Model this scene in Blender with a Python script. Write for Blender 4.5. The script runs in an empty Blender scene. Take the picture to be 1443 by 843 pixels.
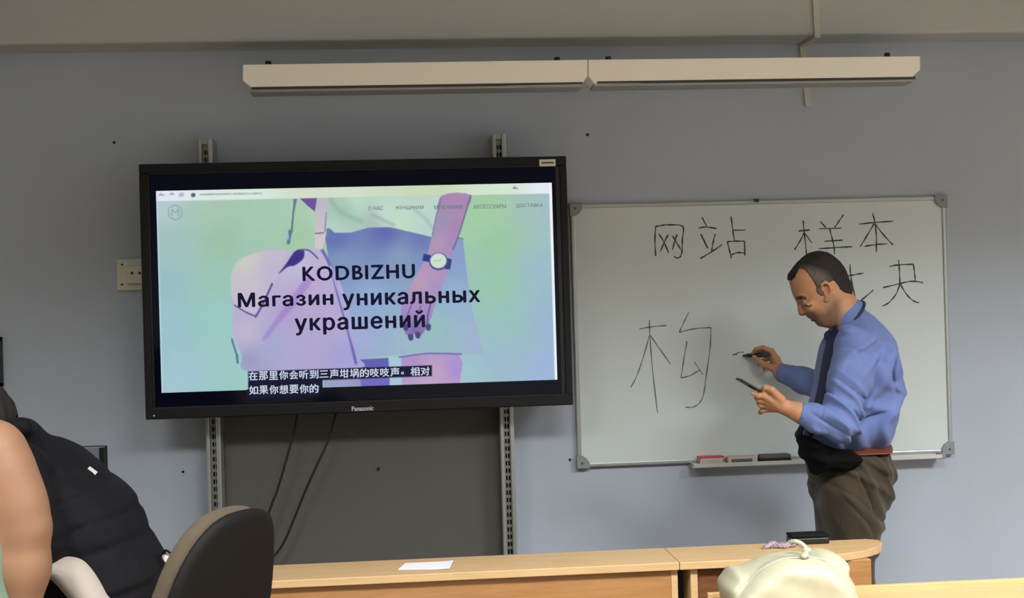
import bpy, bmesh, math, random
import numpy as np
from mathutils import Vector, Matrix
random.seed(7)
sc = bpy.context.scene
COL = sc.collection

# ------------------------------------------------------------------ camera
FW, FH, FPX = 1443.0, 843.0, 1814.0
CAM = np.array([0.0, -4.8, 1.52])
YAW, PITCH, ROLL = math.radians(4.625), math.radians(0.094), math.radians(-1.628)
_f = np.array([math.sin(YAW)*math.cos(PITCH), math.cos(YAW)*math.cos(PITCH), math.sin(PITCH)])
_r0 = np.array([math.cos(YAW), -math.sin(YAW), 0.0]); _u0 = np.cross(_r0, _f)
_r = math.cos(ROLL)*_r0 + math.sin(ROLL)*_u0
_u = -math.sin(ROLL)*_r0 + math.cos(ROLL)*_u0
cd = bpy.data.cameras.new('camera'); cam = bpy.data.objects.new('camera', cd); COL.objects.link(cam)
cd.sensor_width = 36.0; cd.lens = FPX/FW*36.0; cd.clip_start = 0.05
cam.matrix_world = Matrix([[_r[0], _u[0], -_f[0], CAM[0]], [_r[1], _u[1], -_f[1], CAM[1]],
                           [_r[2], _u[2], -_f[2], CAM[2]], [0, 0, 0, 1]])
sc.camera = cam

# ------------------------------------------------------------------ light
sc.view_settings.view_transform = 'Standard'; sc.view_settings.look = 'None'
sc.view_settings.gamma = 1.0; sc.view_settings.use_curve_mapping = False
sc.view_settings.exposure = 0.0
w = bpy.data.worlds.new('world'); sc.world = w; w.use_nodes = True
w.node_tree.nodes['Background'].inputs[0].default_value = (0.6, 0.7, 0.85, 1)
w.node_tree.nodes['Background'].inputs[1].default_value = 0.3
CEIL = 2.95
LAMPS = [(-1.4, -3.4, 84), (0.8, -3.4, 112), (3.0, -3.2, 196), (-1.4, -6.2, 50), (0.8, -6.2, 60), (3.0, -6.2, 75)]
for x, y, p in LAMPS:
    ld = bpy.data.lights.new('ceiling_lamp', 'AREA'); ld.shape = 'RECTANGLE'; ld.size = 1.2; ld.size_y = 0.6
    ld.energy = p; ld.color = (0.985, 0.995, 1.0); ld.spread = math.radians(143)   # louvred troffers
    lo = bpy.data.objects.new('ceiling_lamp', ld); COL.objects.link(lo); lo.location = (x, y, CEIL-0.075)

# ------------------------------------------------------------------ helpers
def ray(px, py):
    return _f + ((px-FW/2)/FPX)*_r - ((py-FH/2)/FPX)*_u
def P(px, py, y):                       # photograph point on the vertical plane at depth y
    d = ray(px, py); return CAM + d*((y-CAM[1])/d[1])
def G(px, py, z):                       # photograph point on the horizontal plane at height z
    d = ray(px, py); return CAM + d*((z-CAM[2])/d[2])
WL = {}
def tag(o, label=None, cat=None, group=None, kind=None):
    if label: o['label'] = label
    if cat: o['category'] = cat
    if group: o['group'] = group
    if kind: o['kind'] = kind
    return o
def thing(name, label, cat, loc, group=None):
    o = bpy.data.objects.new(name, None); COL.objects.link(o); o.location = tuple(loc); o.empty_display_size = 0.1
    WL[o.name] = np.array(loc, float)
    return tag(o, label, cat, group)
def link(name, me, mats, parent=None, origin=None, label=None, smooth=False):
    """me in world coordinates; shifted to the origin of its parent or its own base"""
    if parent is not None: org = WL[parent.name]
    elif origin is not None: org = np.array(origin, float)
    else:
        n = len(me.vertices); c = np.empty(n*3); me.vertices.foreach_get('co', c); c = c.reshape(-1, 3)
        org = np.array([(c[:, 0].min()+c[:, 0].max())/2, (c[:, 1].min()+c[:, 1].max())/2, c[:, 2].min()])
    me.transform(Matrix.Translation(Vector(-org)))
    if mats is not None:
        for m in (mats if isinstance(mats, (list, tuple)) else [mats]): me.materials.append(m)
    if smooth: me.polygons.foreach_set('use_smooth', [True]*len(me.polygons))
    me.update()
    o = bpy.data.objects.new(name, me); COL.objects.link(o)
    if parent is None: o.location = tuple(org)
    else: o.parent = parent
    WL[o.name] = org
    if label: o['label'] = label
    return o
class MB:
    def __init__(s): s.bm = bmesh.new()
    def box(s, x0, x1, y0, y1, z0, z1, bev=0.0, seg=2, mi=0, rot=None, about=None):
        ret = bmesh.ops.create_cube(s.bm, size=1.0); vs = ret['verts']
        for v in vs:
            v.co = Vector(((x0+x1)/2+v.co.x*(x1-x0), (y0+y1)/2+v.co.y*(y1-y0), (z0+z1)/2+v.co.z*(z1-z0)))
        es = list({e for v in vs for e in v.link_edges}); fs = list({f for v in vs for f in v.link_faces})
        for f in fs: f.material_index = mi
        if rot is not None: bmesh.ops.rotate(s.bm, verts=vs, cent=Vector(about), matrix=rot)
        if bev > 0: bmesh.ops.bevel(s.bm, geom=es, offset=bev, segments=seg, affect='EDGES', profile=0.5)
        return s
    def prism(s, poly, axis, a, b, mi=0, bev=0.0):
        """poly in the two other axes (in x,y,z order), extruded on axis from a to b"""
        def mk(p, t):
            q = list(p); q.insert(axis, t); return Vector(q)
        A = [s.bm.verts.new(mk(p, a)) for p in poly]; B = [s.bm.verts.new(mk(p, b)) for p in poly]
        n = len(poly); fs = [s.bm.faces.new(A), s.bm.faces.new(B[::-1])]
        for i in range(n): fs.append(s.bm.faces.new([A[i], B[i], B[(i+1) % n], A[(i+1) % n]]))
        for f in fs: f.material_index = mi
        bmesh.ops.recalc_face_normals(s.bm, faces=fs)
        if bev > 0:
            es = list({e for v in A+B for e in v.link_edges})
            bmesh.ops.bevel(s.bm, geom=es, offset=bev, segments=2, affect='EDGES', profile=0.5)
        return s
    def tube(s, pts, r, n=10, mi=0, cap=True):
        pts = [Vector(p) for p in pts]; rr = r if isinstance(r, (list, tuple)) else [r]*len(pts); rings = []
        nrm = None
        for i, p in enumerate(pts):
            t = (pts[min(i+1, len(pts)-1)]-pts[max(i-1, 0)]).normalized()
            if nrm is None:
                nrm = t.cross(Vector((0, 0, 1)));
                if nrm.length < 1e-3: nrm = t.cross(Vector((0, 1, 0)))
            nrm = (nrm - t*nrm.dot(t)).normalized(); b = t.cross(nrm)
            rings.append([s.bm.verts.new(p+rr[i]*(math.cos(2*math.pi*k/n)*nrm+math.sin(2*math.pi*k/n)*b)) for k in range(n)])
        fs = []
        for i in range(len(rings)-1):
            for k in range(n):
                fs.append(s.bm.faces.new([rings[i][k], rings[i][(k+1) % n], rings[i+1][(k+1) % n], rings[i+1][k]]))
        for f in fs: f.smooth = True
        if cap: fs += [s.bm.faces.new(rings[0][::-1]), s.bm.faces.new(rings[-1])]
        for f in fs: f.material_index = mi
        bmesh.ops.recalc_face_normals(s.bm, faces=fs)
        return s
    def cyl(s, c, axis, r, a, b, n=16, mi=0):
        p0 = list(c); p1 = list(c); p0[axis] = a; p1[axis] = b
        return s.tube([p0, p1], r, n, mi)
    def mesh(s, name='m'):
        me = bpy.data.meshes.new(name); s.bm.to_mesh(me); s.bm.free(); return me
    def obj(s, name, mats, parent=None, label=None, origin=None):
        return link(name, s.mesh(name), mats, parent, origin, label)
def catmull(pts, k=6, closed=False):
    pts = [np.array(p, float) for p in pts]; out = []; n = len(pts)
    rng = range(n) if closed else range(n-1)
    for i in rng:
        if closed: a, b, c, d = pts[i-1], pts[i], pts[(i+1) % n], pts[(i+2) % n]
        else: a, b, c, d = pts[max(i-1, 0)], pts[i], pts[i+1], pts[min(i+2, n-1)]
        for j in range(k):
            t = j/k; out.append(0.5*((2*b)+(c-a)*t+(2*a-5*b+4*c-d)*t*t+(3*b-a-3*c+d)*t**3))
    if not closed: out.append(pts[-1])
    return np.array(out)
def s2l(c):
    c = np.asarray(c, float)/255.0
    return np.where(c <= 0.04045, c/12.92, ((c+0.055)/1.055)**2.4)
def rgb(r, g, b): return tuple(s2l((r, g, b)))+(1.0,)

# ------------------------------------------------------------------ materials
def mat(name, col, rough=0.6, metal=0.0, bump=0.0, bscale=200.0, var=0.0, vscale=6.0, stretch=(1, 1, 1), emit=None, attr=False, spec=None, sheen=0.0, sss=0.0):
    m = bpy.data.materials.new(name); m.use_nodes = True; nt = m.node_tree; b = nt.nodes['Principled BSDF']
    b.inputs['Base Color'].default_value = col; b.inputs['Roughness'].default_value = rough; b.inputs['Metallic'].default_value = metal
    if spec is not None: b.inputs['Specular IOR Level'].default_value = spec
    if sheen: b.inputs['Sheen Weight'].default_value = sheen
    if sss:
        b.inputs['Subsurface Weight'].default_value = sss; b.inputs['Subsurface Radius'].default_value = (0.012, 0.004, 0.002); b.inputs['Subsurface Scale'].default_value = 1.0
    tc = nt.nodes.new('ShaderNodeTexCoord'); mp = nt.nodes.new('ShaderNodeMapping'); mp.inputs['Scale'].default_value = stretch
    nt.links.new(tc.outputs['Object'], mp.inputs[0])
    src = None
    if attr:
        a = nt.nodes.new('ShaderNodeAttribute'); a.attribute_name = 'Col'; src = a.outputs['Color']
    if var > 0:
        n = nt.nodes.new('ShaderNodeTexNoise'); n.inputs['Scale'].default_value = vscale; n.inputs['Detail'].default_value = 5
        nt.links.new(mp.outputs[0], n.inputs['Vector'])
        mr = nt.nodes.new('ShaderNodeMapRange'); mr.inputs[1].default_value = 0.25; mr.inputs[2].default_value = 0.75
        mr.inputs[3].default_value = 1-var; mr.inputs[4].default_value = 1+var; nt.links.new(n.outputs[0], mr.inputs[0])
        mx = nt.nodes.new('ShaderNodeVectorMath'); mx.operation = 'SCALE'
        if src is not None: nt.links.new(src, mx.inputs[0])
        else: mx.inputs[0].default_value = col[:3]
        nt.links.new(mr.outputs[0], mx.inputs['Scale']); src = mx.outputs[0]
    if src is not None: nt.links.new(src, b.inputs['Base Color'])
    if bump > 0:
        n2 = nt.nodes.new('ShaderNodeTexNoise'); n2.inputs['Scale'].default_value = bscale; n2.inputs['Detail'].default_value = 3
        nt.links.new(mp.outputs[0], n2.inputs['Vector'])
        bp = nt.nodes.new('ShaderNodeBump'); bp.inputs['Strength'].default_value = bump; bp.inputs['Distance'].default_value = 0.002
        nt.links.new(n2.outputs[0], bp.inputs['Height']); nt.links.new(bp.outputs[0], b.inputs['Normal'])
    if emit is not None:
        b.inputs['Emission Color'].default_value = emit; b.inputs['Emission Strength'].default_value = 1.0
    return m
def wood(name, c1, c2, rough=0.45):
    m = bpy.data.materials.new(name); m.use_nodes = True; nt = m.node_tree; b = nt.nodes['Principled BSDF']
    tc = nt.nodes.new('ShaderNodeTexCoord'); mp = nt.nodes.new('ShaderNodeMapping'); mp.inputs['Scale'].default_value = (1.2, 14, 14)
    nt.links.new(tc.outputs['Object'], mp.inputs[0])
    n = nt.nodes.new('ShaderNodeTexNoise'); n.inputs['Scale'].default_value = 4; n.inputs['Detail'].default_value = 8; n.inputs['Roughness'].default_value = 0.65
    n.inputs['Distortion'].default_value = 0.6
    nt.links.new(mp.outputs[0], n.inputs['Vector'])
    cr = nt.nodes.new('ShaderNodeValToRGB'); cr.color_ramp.elements[0].position = 0.3; cr.color_ramp.elements[1].position = 0.7
    cr.color_ramp.elements[0].color = c1; cr.color_ramp.elements[1].color = c2
    nt.links.new(n.outputs[0], cr.inputs[0]); nt.links.new(cr.outputs[0], b.inputs['Base Color']); b.inputs['Roughness'].default_value = rough
    return m
M = {}
M['wall'] = mat('wall_paint', rgb(170, 179, 191), 0.75, bump=0.15, bscale=120, var=0.03, vscale=3)
M['beam'] = mat('beam_paint', rgb(178, 180, 178), 0.8, bump=0.1, bscale=100, var=0.02, vscale=3)
M['white'] = mat('white_paint', rgb(215, 214, 205), 0.8)
M['sidewall'] = mat('side_wall_paint', rgb(170, 172, 170), 0.8)
M['floor'] = mat('floor_vinyl', rgb(120, 105, 88), 0.5, var=0.12, vscale=5)
M['board'] = mat('board_enamel', rgb(200, 210, 209), 0.38, var=0.015, vscale=4)
M['alu'] = mat('aluminium', rgb(170, 173, 172), 0.38, 0.55)
M['tray'] = mat('pale_metal', rgb(196, 198, 194), 0.5, 0.1)
M['aludull'] = mat('dull_aluminium', rgb(160, 160, 156), 0.4, 0.35)
M['greyplastic'] = mat('grey_plastic', rgb(132, 138, 138), 0.5)
M['ink'] = mat('marker_ink', rgb(56, 56, 62), 0.6)
M['inklight'] = mat('marker_ink_thin', rgb(100, 104, 112), 0.6)
M['black'] = mat('black_plastic', rgb(12, 12, 14), 0.4)
M['blackmatte'] = mat('black_matte', rgb(12, 12, 14), 0.8, spec=0.2)
M['bezel'] = mat('bezel_plastic', rgb(20, 20, 22), 0.5, spec=0.25)
M['glass'] = mat('panel_glass', rgb(3, 3, 6), 0.08, spec=0.2, emit=tuple(s2l((3, 5, 16)))+(1,))
M['fixture'] = mat('fixture_enamel', rgb(250, 246, 234), 0.45, var=0.015, vscale=3)
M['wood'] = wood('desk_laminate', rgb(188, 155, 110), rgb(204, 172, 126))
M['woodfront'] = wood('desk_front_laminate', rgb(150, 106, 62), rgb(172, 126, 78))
M['woodshaded'] = wood('desk_front_shaded', rgb(96, 58, 34), rgb(112, 70, 42))  # desk front laminate with its shade painted in as a darker brown
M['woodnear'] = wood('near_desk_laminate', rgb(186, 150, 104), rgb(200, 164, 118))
M['paper'] = mat('paper', rgb(228, 228, 236), 0.8)
M['cable'] = mat('cable_rubber', rgb(20, 20, 22), 0.6)
M['conduit'] = mat('conduit_plastic', rgb(188, 186, 178), 0.6)
M['socket'] = mat('socket_plastic', rgb(206, 206, 188), 0.5)
M['panel'] = mat('grey_panel', rgb(90, 87, 82), 0.85, var=0.03, vscale=4)
M['skin'] = mat('skin', rgb(205, 150, 118), 0.55, attr=True, sss=0.08, bump=0.1, bscale=300)
M['hair'] = mat('hair', rgb(20, 16, 15), 0.75, attr=True, bump=0.7, bscale=500)
M['shirt'] = mat('blue_cotton', rgb(99, 117, 171), 0.85, bump=0.12, bscale=600, sheen=0.1)
M['trouser'] = mat('brown_corduroy', rgb(56, 45, 31), 0.95, bump=0.5, bscale=60, stretch=(4, 4, 0.15), sheen=0.15, var=0.12, vscale=12)
M['tie'] = mat('navy_silk', rgb(28, 34, 72), 0.6)
M['belt'] = mat('red_brown_leather', rgb(104, 54, 34), 0.5)
M['leather'] = mat('black_leather', rgb(20, 18, 17), 0.4)
M['nylon'] = mat('black_nylon', rgb(10, 10, 17), 0.8, spec=0.25, bump=0.25, bscale=60)
M['chairfab'] = mat('beige_fabric', rgb(72, 62, 48), 0.95, bump=0.3, bscale=300, var=0.08, vscale=40)
M['chairshell'] = mat('dark_chair_shell', rgb(15, 13, 11), 0.7, spec=0.2, var=0.05, vscale=20)
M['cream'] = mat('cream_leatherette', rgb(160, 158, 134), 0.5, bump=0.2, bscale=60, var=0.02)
M['creamseam'] = mat('grey_piping', rgb(150, 152, 136), 0.6)
M['mint'] = mat('mint_fabric', rgb(116, 140, 120), 0.9)
M['whitecloth'] = mat('white_cloth', rgb(186, 176, 166), 0.85, bump=0.15, bscale=80)
M['darkcloth'] = mat('dark_cloth', rgb(7, 7, 9), 0.95, spec=0.15)
M['red'] = mat('red_plastic', rgb(190, 70, 80), 0.5)
M['felt'] = mat('grey_felt', rgb(96, 90, 84), 0.95)
M['pink'] = mat('pink_wrap', rgb(150, 132, 142), 0.5, var=0.5, vscale=70)
M['monitor'] = mat('monitor_glass', rgb(92, 98, 106), 0.4)

# ------------------------------------------------------------------ implicit surfaces
def smin(a, b, k):
    h = np.clip(0.5+0.5*(b-a)/k, 0, 1); return b*(1-h)+a*h-k*h*(1-h)
def smax(a, b, k): return -smin(-a, -b, k)
def rcone(p, a, b, ra, rb):
    a = np.array(a); b = np.array(b); ab = b-a; L = (ab@ab)+1e-12
    t = np.clip(((p-a)@ab)/L, 0, 1)
    q = p-a-t[:, None]*ab
    return np.sqrt((q*q).sum(1))-(ra+(rb-ra)*t)
def chain(p, pts, k=0.01):
    d = None
    for (a, ra), (b, rb) in zip(pts[:-1], pts[1:]):
        e = rcone(p, a, b, ra, rb); d = e if d is None else smin(d, e, k)
    return d
def ell(p, c, r, R=None):
    q = p-np.array(c)
    if R is not None: q = q@np.array(R)
    q = q/np.array(r); n = np.sqrt((q*q).sum(1)); return (n-1)*min(r)
def polyd(x, z, poly):
    """signed distance to a closed polygon (negative inside)"""
    d2 = np.full(x.shape, 1e9); ins = np.zeros(x.shape, bool); n = len(poly)
    for i in range(n):
        ax, az = poly[i-1]; bx, bz = poly[i]; ex, ez = bx-ax, bz-az
        t = np.clip(((x-ax)*ex+(z-az)*ez)/(ex*ex+ez*ez+1e-15), 0, 1)
        dx = x-ax-t*ex; dz = z-az-t*ez; d2 = np.minimum(d2, dx*dx+dz*dz)
        if az != bz:
            c = ((az > z) != (bz > z)) & (x < (bx-ax)*(z-az)/(bz-az)+ax); ins ^= c
    d = np.sqrt(d2); return np.where(ins, -d, d)
def lined(x, z, pts):
    d2 = np.full(x.shape, 1e9)
    for i in range(len(pts)-1):
        ax, az = pts[i]; bx, bz = pts[i+1]; ex, ez = bx-ax, bz-az
        t = np.clip(((x-ax)*ex+(z-az)*ez)/(ex*ex+ez*ez+1e-15), 0, 1)
        d2 = np.minimum(d2, (x-ax-t*ex)**2+(z-az-t*ez)**2)
    return np.sqrt(d2)
def inflate(p, poly, yc, Wd, S):
    s = -polyd(p[:, 0], p[:, 2], poly)
    q = 1-np.minimum(s/S, 1.0)
    return (np.sqrt(q*q+((p[:, 1]-yc)/Wd)**2)-1)*np.minimum(S, Wd)
def pxpoly(pts, y, k=5, smooth=True, closed=True):
    if smooth: pts = catmull(pts, k, closed)
    return [(q[0], q[2]) for q in (P(a, b, y) for a, b in pts)]
def sdf_mesh(fn, lo, hi, h, B=8, colfn=None, name='m', lip=1.6, relax=2):
    lo = np.array(lo, float); hi = np.array(hi, float)
    nb = np.ceil((hi-lo)/(h*B)).astype(int); n = nb*B+1
    V = np.empty(n, np.float32)
    # coarse block centres decide which blocks hold surface
    bc = [lo[i]+(np.arange(nb[i])+0.5)*B*h for i in range(3)]
    X, Y, Z = np.meshgrid(*bc, indexing='ij'); c = fn(np.stack([X.ravel(), Y.ravel(), Z.ravel()], 1)).reshape(nb)
    sgn = np.where(c < 0, -1.0, 1.0).astype(np.float32)
    V[:-1, :-1, :-1] = np.repeat(np.repeat(np.repeat(sgn, B, 0), B, 1), B, 2)
    V[-1, :, :] = 1; V[:, -1, :] = 1; V[:, :, -1] = 1
    near = np.abs(c) < (B*h*0.87*lip+0.01)
    idx = np.argwhere(near); g = np.arange(B+1)
    gx, gy, gz = np.meshgrid(g, g, g, indexing='ij'); loc = np.stack([gx.ravel(), gy.ravel(), gz.ravel()], 1)
    for s in range(0, len(idx), 400):
        ch = idx[s:s+400]; gi = (ch[:, None, :]*B+loc[None]).reshape(-1, 3)
        v = fn(lo+gi*h); V[gi[:, 0], gi[:, 1], gi[:, 2]] = v
    ins = V < 0
    m = np.zeros(tuple(np.array(V.shape)-1), np.uint8)
    for dx in (0, 1):
        for dy in (0, 1):
            for dz in (0, 1): m += ins[dx:V.shape[0]-1+dx, dy:V.shape[1]-1+dy, dz:V.shape[2]-1+dz]
    cells = np.argwhere((m > 0) & (m < 8)); vid = np.full(m.shape, -1, np.int32)
    vid[cells[:, 0], cells[:, 1], cells[:, 2]] = np.arange(len(cells))
    acc = np.zeros((len(cells), 3)); cnt = np.zeros(len(cells))
    cor = [(a, b, c_) for a in (0, 1) for b in (0, 1) for c_ in (0, 1)]
    for i, a in enumerate(cor):
        for b in cor[i+1:]:
            if sum(abs(a[k]-b[k]) for k in range(3)) != 1: continue
            va = V[cells[:, 0]+a[0], cells[:, 1]+a[1], cells[:, 2]+a[2]]; vb = V[cells[:, 0]+b[0], cells[:, 1]+b[1], cells[:, 2]+b[2]]
            s = (va < 0) != (vb < 0); t = np.where(s, va/np.where(s, va-vb, 1), 0)
            q = np.array(a)+t[:, None]*(np.array(b)-np.array(a)); acc += q*s[:, None]; cnt += s
    pos = lo+(cells+acc/cnt[:, None])*h
    quads = []
    for ax in range(3):
        o = [k for k in range(3) if k != ax]
        sl0 = [slice(None)]*3; sl1 = [slice(None)]*3; sl0[ax] = slice(0, -1); sl1[ax] = slice(1, None)
        A = ins[tuple(sl0)]; Bb = ins[tuple(sl1)]; e = np.argwhere(A != Bb)
        e = e[(e[:, o[0]] > 0) & (e[:, o[1]] > 0) & (e[:, o[0]] < m.shape[o[0]]) & (e[:, o[1]] < m.shape[o[1]])]
        q = []
        for da, db in ((1, 1), (0, 1), (0, 0), (1, 0)):
            f = e.copy(); f[:, o[0]] -= da; f[:, o[1]] -= db; q.append(vid[f[:, 0], f[:, 1], f[:, 2]])
        q = np.stack(q, 1); fl = A[e[:, 0], e[:, 1], e[:, 2]]
        if ax == 1: fl = ~fl
        q = np.where(fl[:, None], q, q[:, ::-1]); quads.append(q)
    quads = np.concatenate(quads); quads = quads[(quads >= 0).all(1)]
    # light relaxation of the lattice
    for _ in range(relax):
        s_ = np.zeros_like(pos); k_ = np.zeros(len(pos))
        for a in range(4):
            i0 = quads[:, a]; i1 = quads[:, (a+1) % 4]
            for c2 in range(3):
                s_[:, c2] += np.bincount(i0, pos[i1, c2], len(pos))+np.bincount(i1, pos[i0, c2], len(pos))
            k_ += np.bincount(i0, minlength=len(pos))+np.bincount(i1, minlength=len(pos))
        pos = pos*0.5+0.5*s_/np.maximum(k_, 1)[:, None]
    me = bpy.data.meshes.new(name)
    me.vertices.add(len(pos)); me.vertices.foreach_set('co', pos.astype(np.float32).ravel())
    me.loops.add(len(quads)*4); me.loops.foreach_set('vertex_index', quads.astype(np.int32).ravel())
    me.polygons.add(len(quads)); me.polygons.foreach_set('loop_start', np.arange(len(quads), dtype=np.int32)*4)
    me.update(calc_edges=True)
    if colfn is not None:
        c3 = colfn(pos); a = me.color_attributes.new('Col', 'FLOAT_COLOR', 'POINT')
        a.data.foreach_set('color', np.concatenate([c3, np.ones((len(pos), 1))], 1).astype(np.float32).ravel())
    return me
def implicit(name, fn, lo, hi, h, mats, parent=None, colfn=None, label=None, B=8, relax=2, lip=1.6):
    return link(name, sdf_mesh(fn, lo, hi, h, B, colfn, name, lip, relax), mats, parent, None, label, smooth=True)

# ------------------------------------------------------------------ lettering
def fill_contours(me0):
    """fill letter outlines by the non-zero winding rule, so overlapping contours stay clean"""
    from mathutils.geometry import delaunay_2d_cdt
    nv = len(me0.vertices); c = np.empty(nv*3); me0.vertices.foreach_get('co', c); c = c.reshape(-1, 3)[:, :2]
    nx = {}
    for e in me0.edges:
        a_, b_ = e.vertices; nx.setdefault(a_, []).append(b_); nx.setdefault(b_, []).append(a_)
    seen = set(); loops = []
    for v in sorted(nx):
        if v in seen: continue
        lp = [v]; seen.add(v); cur = v; w_ = [q for q in nx[v] if q not in seen]
        if not w_: continue
        cur = min(w_)                          # contour vertices are numbered along the contour
        while cur not in seen:
            lp.append(cur); seen.add(cur); w_ = [q for q in nx[cur] if q not in seen]
            if w_: cur = w_[0]
        loops.append(lp)
    # letters are far apart: fill them in groups of overlapping x-ranges
    loops.sort(key=lambda l: c[l, 0].min()); groups = []
    for l in loops:
        x0, x1 = c[l, 0].min(), c[l, 0].max()
        if groups and x0 < groups[-1][1]: groups[-1][0].append(l); groups[-1][1] = max(groups[-1][1], x1)
        else: groups.append([[l], x1])
    V, F = [], []
    for ls, _ in groups:
        pts, ed, A, B = [], [], [], []
        for l in ls:
            o_ = len(pts); n_ = len(l); pts += [Vector((float(c[q, 0]), float(c[q, 1]))) for q in l]
            ed += [(o_+k, o_+(k+1) % n_) for k in range(n_)]
            q = c[l]; A.append(q); B.append(np.roll(q, -1, 0))
        A = np.concatenate(A); B = np.concatenate(B)
        ov, oe, of, *_r = delaunay_2d_cdt(pts, ed, [], 0, 1e-6)
        if not of: continue
        T = np.array([[tuple(ov[k]) for k in f[:3]] for f in of]); ce = T.mean(1)
        cr = (B[:, 0]-A[:, 0])[None]*(ce[:, 1:2]-A[None, :, 1])-(ce[:, 0:1]-A[None, :, 0])*(B[:, 1]-A[:, 1])[None]
        up = (A[None, :, 1] <= ce[:, 1:2]) & (B[None, :, 1] > ce[:, 1:2]) & (cr > 0); dn = (A[None, :, 1] > ce[:, 1:2]) & (B[None, :, 1] <= ce[:, 1:2]) & (cr < 0)
        wn = up.sum(1)-dn.sum(1); o_ = len(V); V += [(p[0], p[1], 0) for p in ov]
        F += [tuple(o_+k for k in f) for f, w_ in zip(of, wn) if w_ != 0]
    me = bpy.data.meshes.new('lettering'); me.from_pydata(V, [], F); return me
def text_mesh(body, x0, x1, z0, z1, y, bold=0.0, spacing=1.0, depth=0.0006):
    cu = bpy.data.curves.new('lettering', 'FONT'); cu.body = body; cu.size = 1.0; cu.space_character = spacing
    cu.extrude = 0.0; cu.fill_mode = 'NONE'; cu.resolution_u = 4
    o = bpy.data.objects.new('lettering', cu); COL.objects.link(o)
    me = fill_contours(bpy.data.meshes.new_from_object(o)); bpy.data.objects.remove(o)
    n = len(me.vertices); c = np.empty(n*3); me.vertices.foreach_get('co', c); c = c.reshape(-1, 3)
    a, b = c.min(0), c.max(0)
    out = np.empty_like(c)
    if bold > 0:                        # heavier strokes: shifted copies of the flat letters
        H_ = (b[1]-a[1]); F_ = [tuple(p.vertices) for p in me.polygons]; Vs = []; Fs = []
        for k, (ox, oz) in enumerate(((-1, 0), (1, 0), (0, .7), (0, -.7), (0, 0))):
            cc = c.copy(); cc[:, 0] += ox*bold; cc[:, 1] += oz*bold; cc[:, 2] = k*0.00006
            Fs += [tuple(v+len(c)*k for v in f) for f in F_]; Vs.append(cc)
        c = np.concatenate(Vs); me = bpy.data.meshes.new('lettering'); me.from_pydata([tuple(v) for v in c], [], Fs); a, b = c.min(0), c.max(0); out = np.empty_like(c)
    out[:, 0] = x0+(c[:, 0]-a[0])/(b[0]-a[0])*(x1-x0); out[:, 2] = z0+(c[:, 1]-a[1])/(b[1]-a[1])*(z1-z0); out[:, 1] = y-c[:, 2]
    me.vertices.foreach_set('co', out.ravel()); me.update()
    if len(me.materials): me.materials.clear()
    return me

# ================================================================== the room
XL, XR, YB = -3.1, 4.0, -7.6
def struct(o): o['kind'] = 'structure'; return o
wall = struct(MB().box(XL, XR, 0, 0.2, 0, CEIL).obj('wall_back', M['wall']))
struct(MB().box(XL-0.2, XL, YB, 0.2, 0, CEIL).obj('wall_left', M['sidewall']))
struct(MB().box(XR, XR+0.2, YB, 0.2, 0, CEIL).obj('wall_right', M['sidewall']))
struct(MB().box(XL-0.2, XR+0.2, YB-0.2, YB, 0, CEIL).obj('wall_rear', M['sidewall']))
struct(MB().box(XL-0.2, XR+0.2, YB-0.2, 0.2, -0.15, 0).obj('floor', M['floor']))
struct(MB().box(XL-0.2, XR+0.2, YB-0.2, 0.2, CEIL, CEIL+0.15).obj('ceiling', M['white']))
BZ = P(900, 52, -0.17)[2]
struct(MB().box(XL, XR, -0.17, 0.0, BZ, CEIL, bev=0.012).obj('ceiling_beam', M['beam']))
for s, a, b in (('back', (XL, XR), (-0.015, 0)),):
    struct(MB().box(XL, XR, -0.015, 0, 0, 0.07).obj('baseboard_back', M['woodfront']))
for px, py, r in ((161, 201, .0055), (828, 190, .006), (533, 661, .007), (803, 648, .005), (258, 665, .005)):
    if px == 533: continue
    q = P(px, py, 0); MB().cyl(q, 1, r, -0.003, 0.004, 10).obj('wall_plug', M['black'], wall)
for x, y, p in LAMPS:
    MB().box(x-0.66, x+0.66, y-0.36, y+0.36, CEIL-0.07, CEIL, bev=0.01).obj('ceiling_light_housing', M['white'])
    o = bpy.data.objects[-1] if False else None
for i, o in enumerate([o for o in COL.objects if o.name.startswith('ceiling_light_housing')]):
    struct(o); o.name = 'ceiling_light'

# cable trunking on beam and wall
t = MB(); cw = 0.011
def strip(mb, a, b, hw, n, dpt):           # flat trunking between two points, n = outward normal
    a = Vector(a); b = Vector(b); n = Vector(n); d = (b-a).normalized(); s_ = d.cross(n).normalized()*hw
    vs = [mb.bm.verts.new(q) for q in (a-s_, a+s_, b+s_, b-s_, a-s_+n*dpt, a+s_+n*dpt, b+s_+n*dpt, b-s_+n*dpt)]
    for f in ((0, 1, 2, 3), (7, 6, 5, 4), (0, 4, 5, 1), (1, 5, 6, 2), (2, 6, 7, 3), (3, 7, 4, 0)): mb.bm.faces.new([vs[i] for i in f])
    bmesh.ops.recalc_face_normals(mb.bm, faces=mb.bm.faces[:])
a0 = P(1151, 50, -0.17); b0 = P(1136, 64, 0)
strip(t, (a0[0]-0.012, -0.17, CEIL), (a0[0], -0.17, BZ), cw, (0, -1, 0), 0.012)
strip(t, (a0[0], -0.18, BZ-0.0), (a0[0]-0.004, 0, BZ), cw, (0, 0, -1), 0.012)
strip(t, (a0[0]-0.004, 0, BZ), (P(1138, 150, 0)[0], 0, P(1138, 150, 0)[2]), cw, (0, -1, 0), 0.012)
tag(t.obj('cable_trunking', M['conduit']), 'thin white cable trunking running down over the beam behind the lamps', 'trunking')

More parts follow.
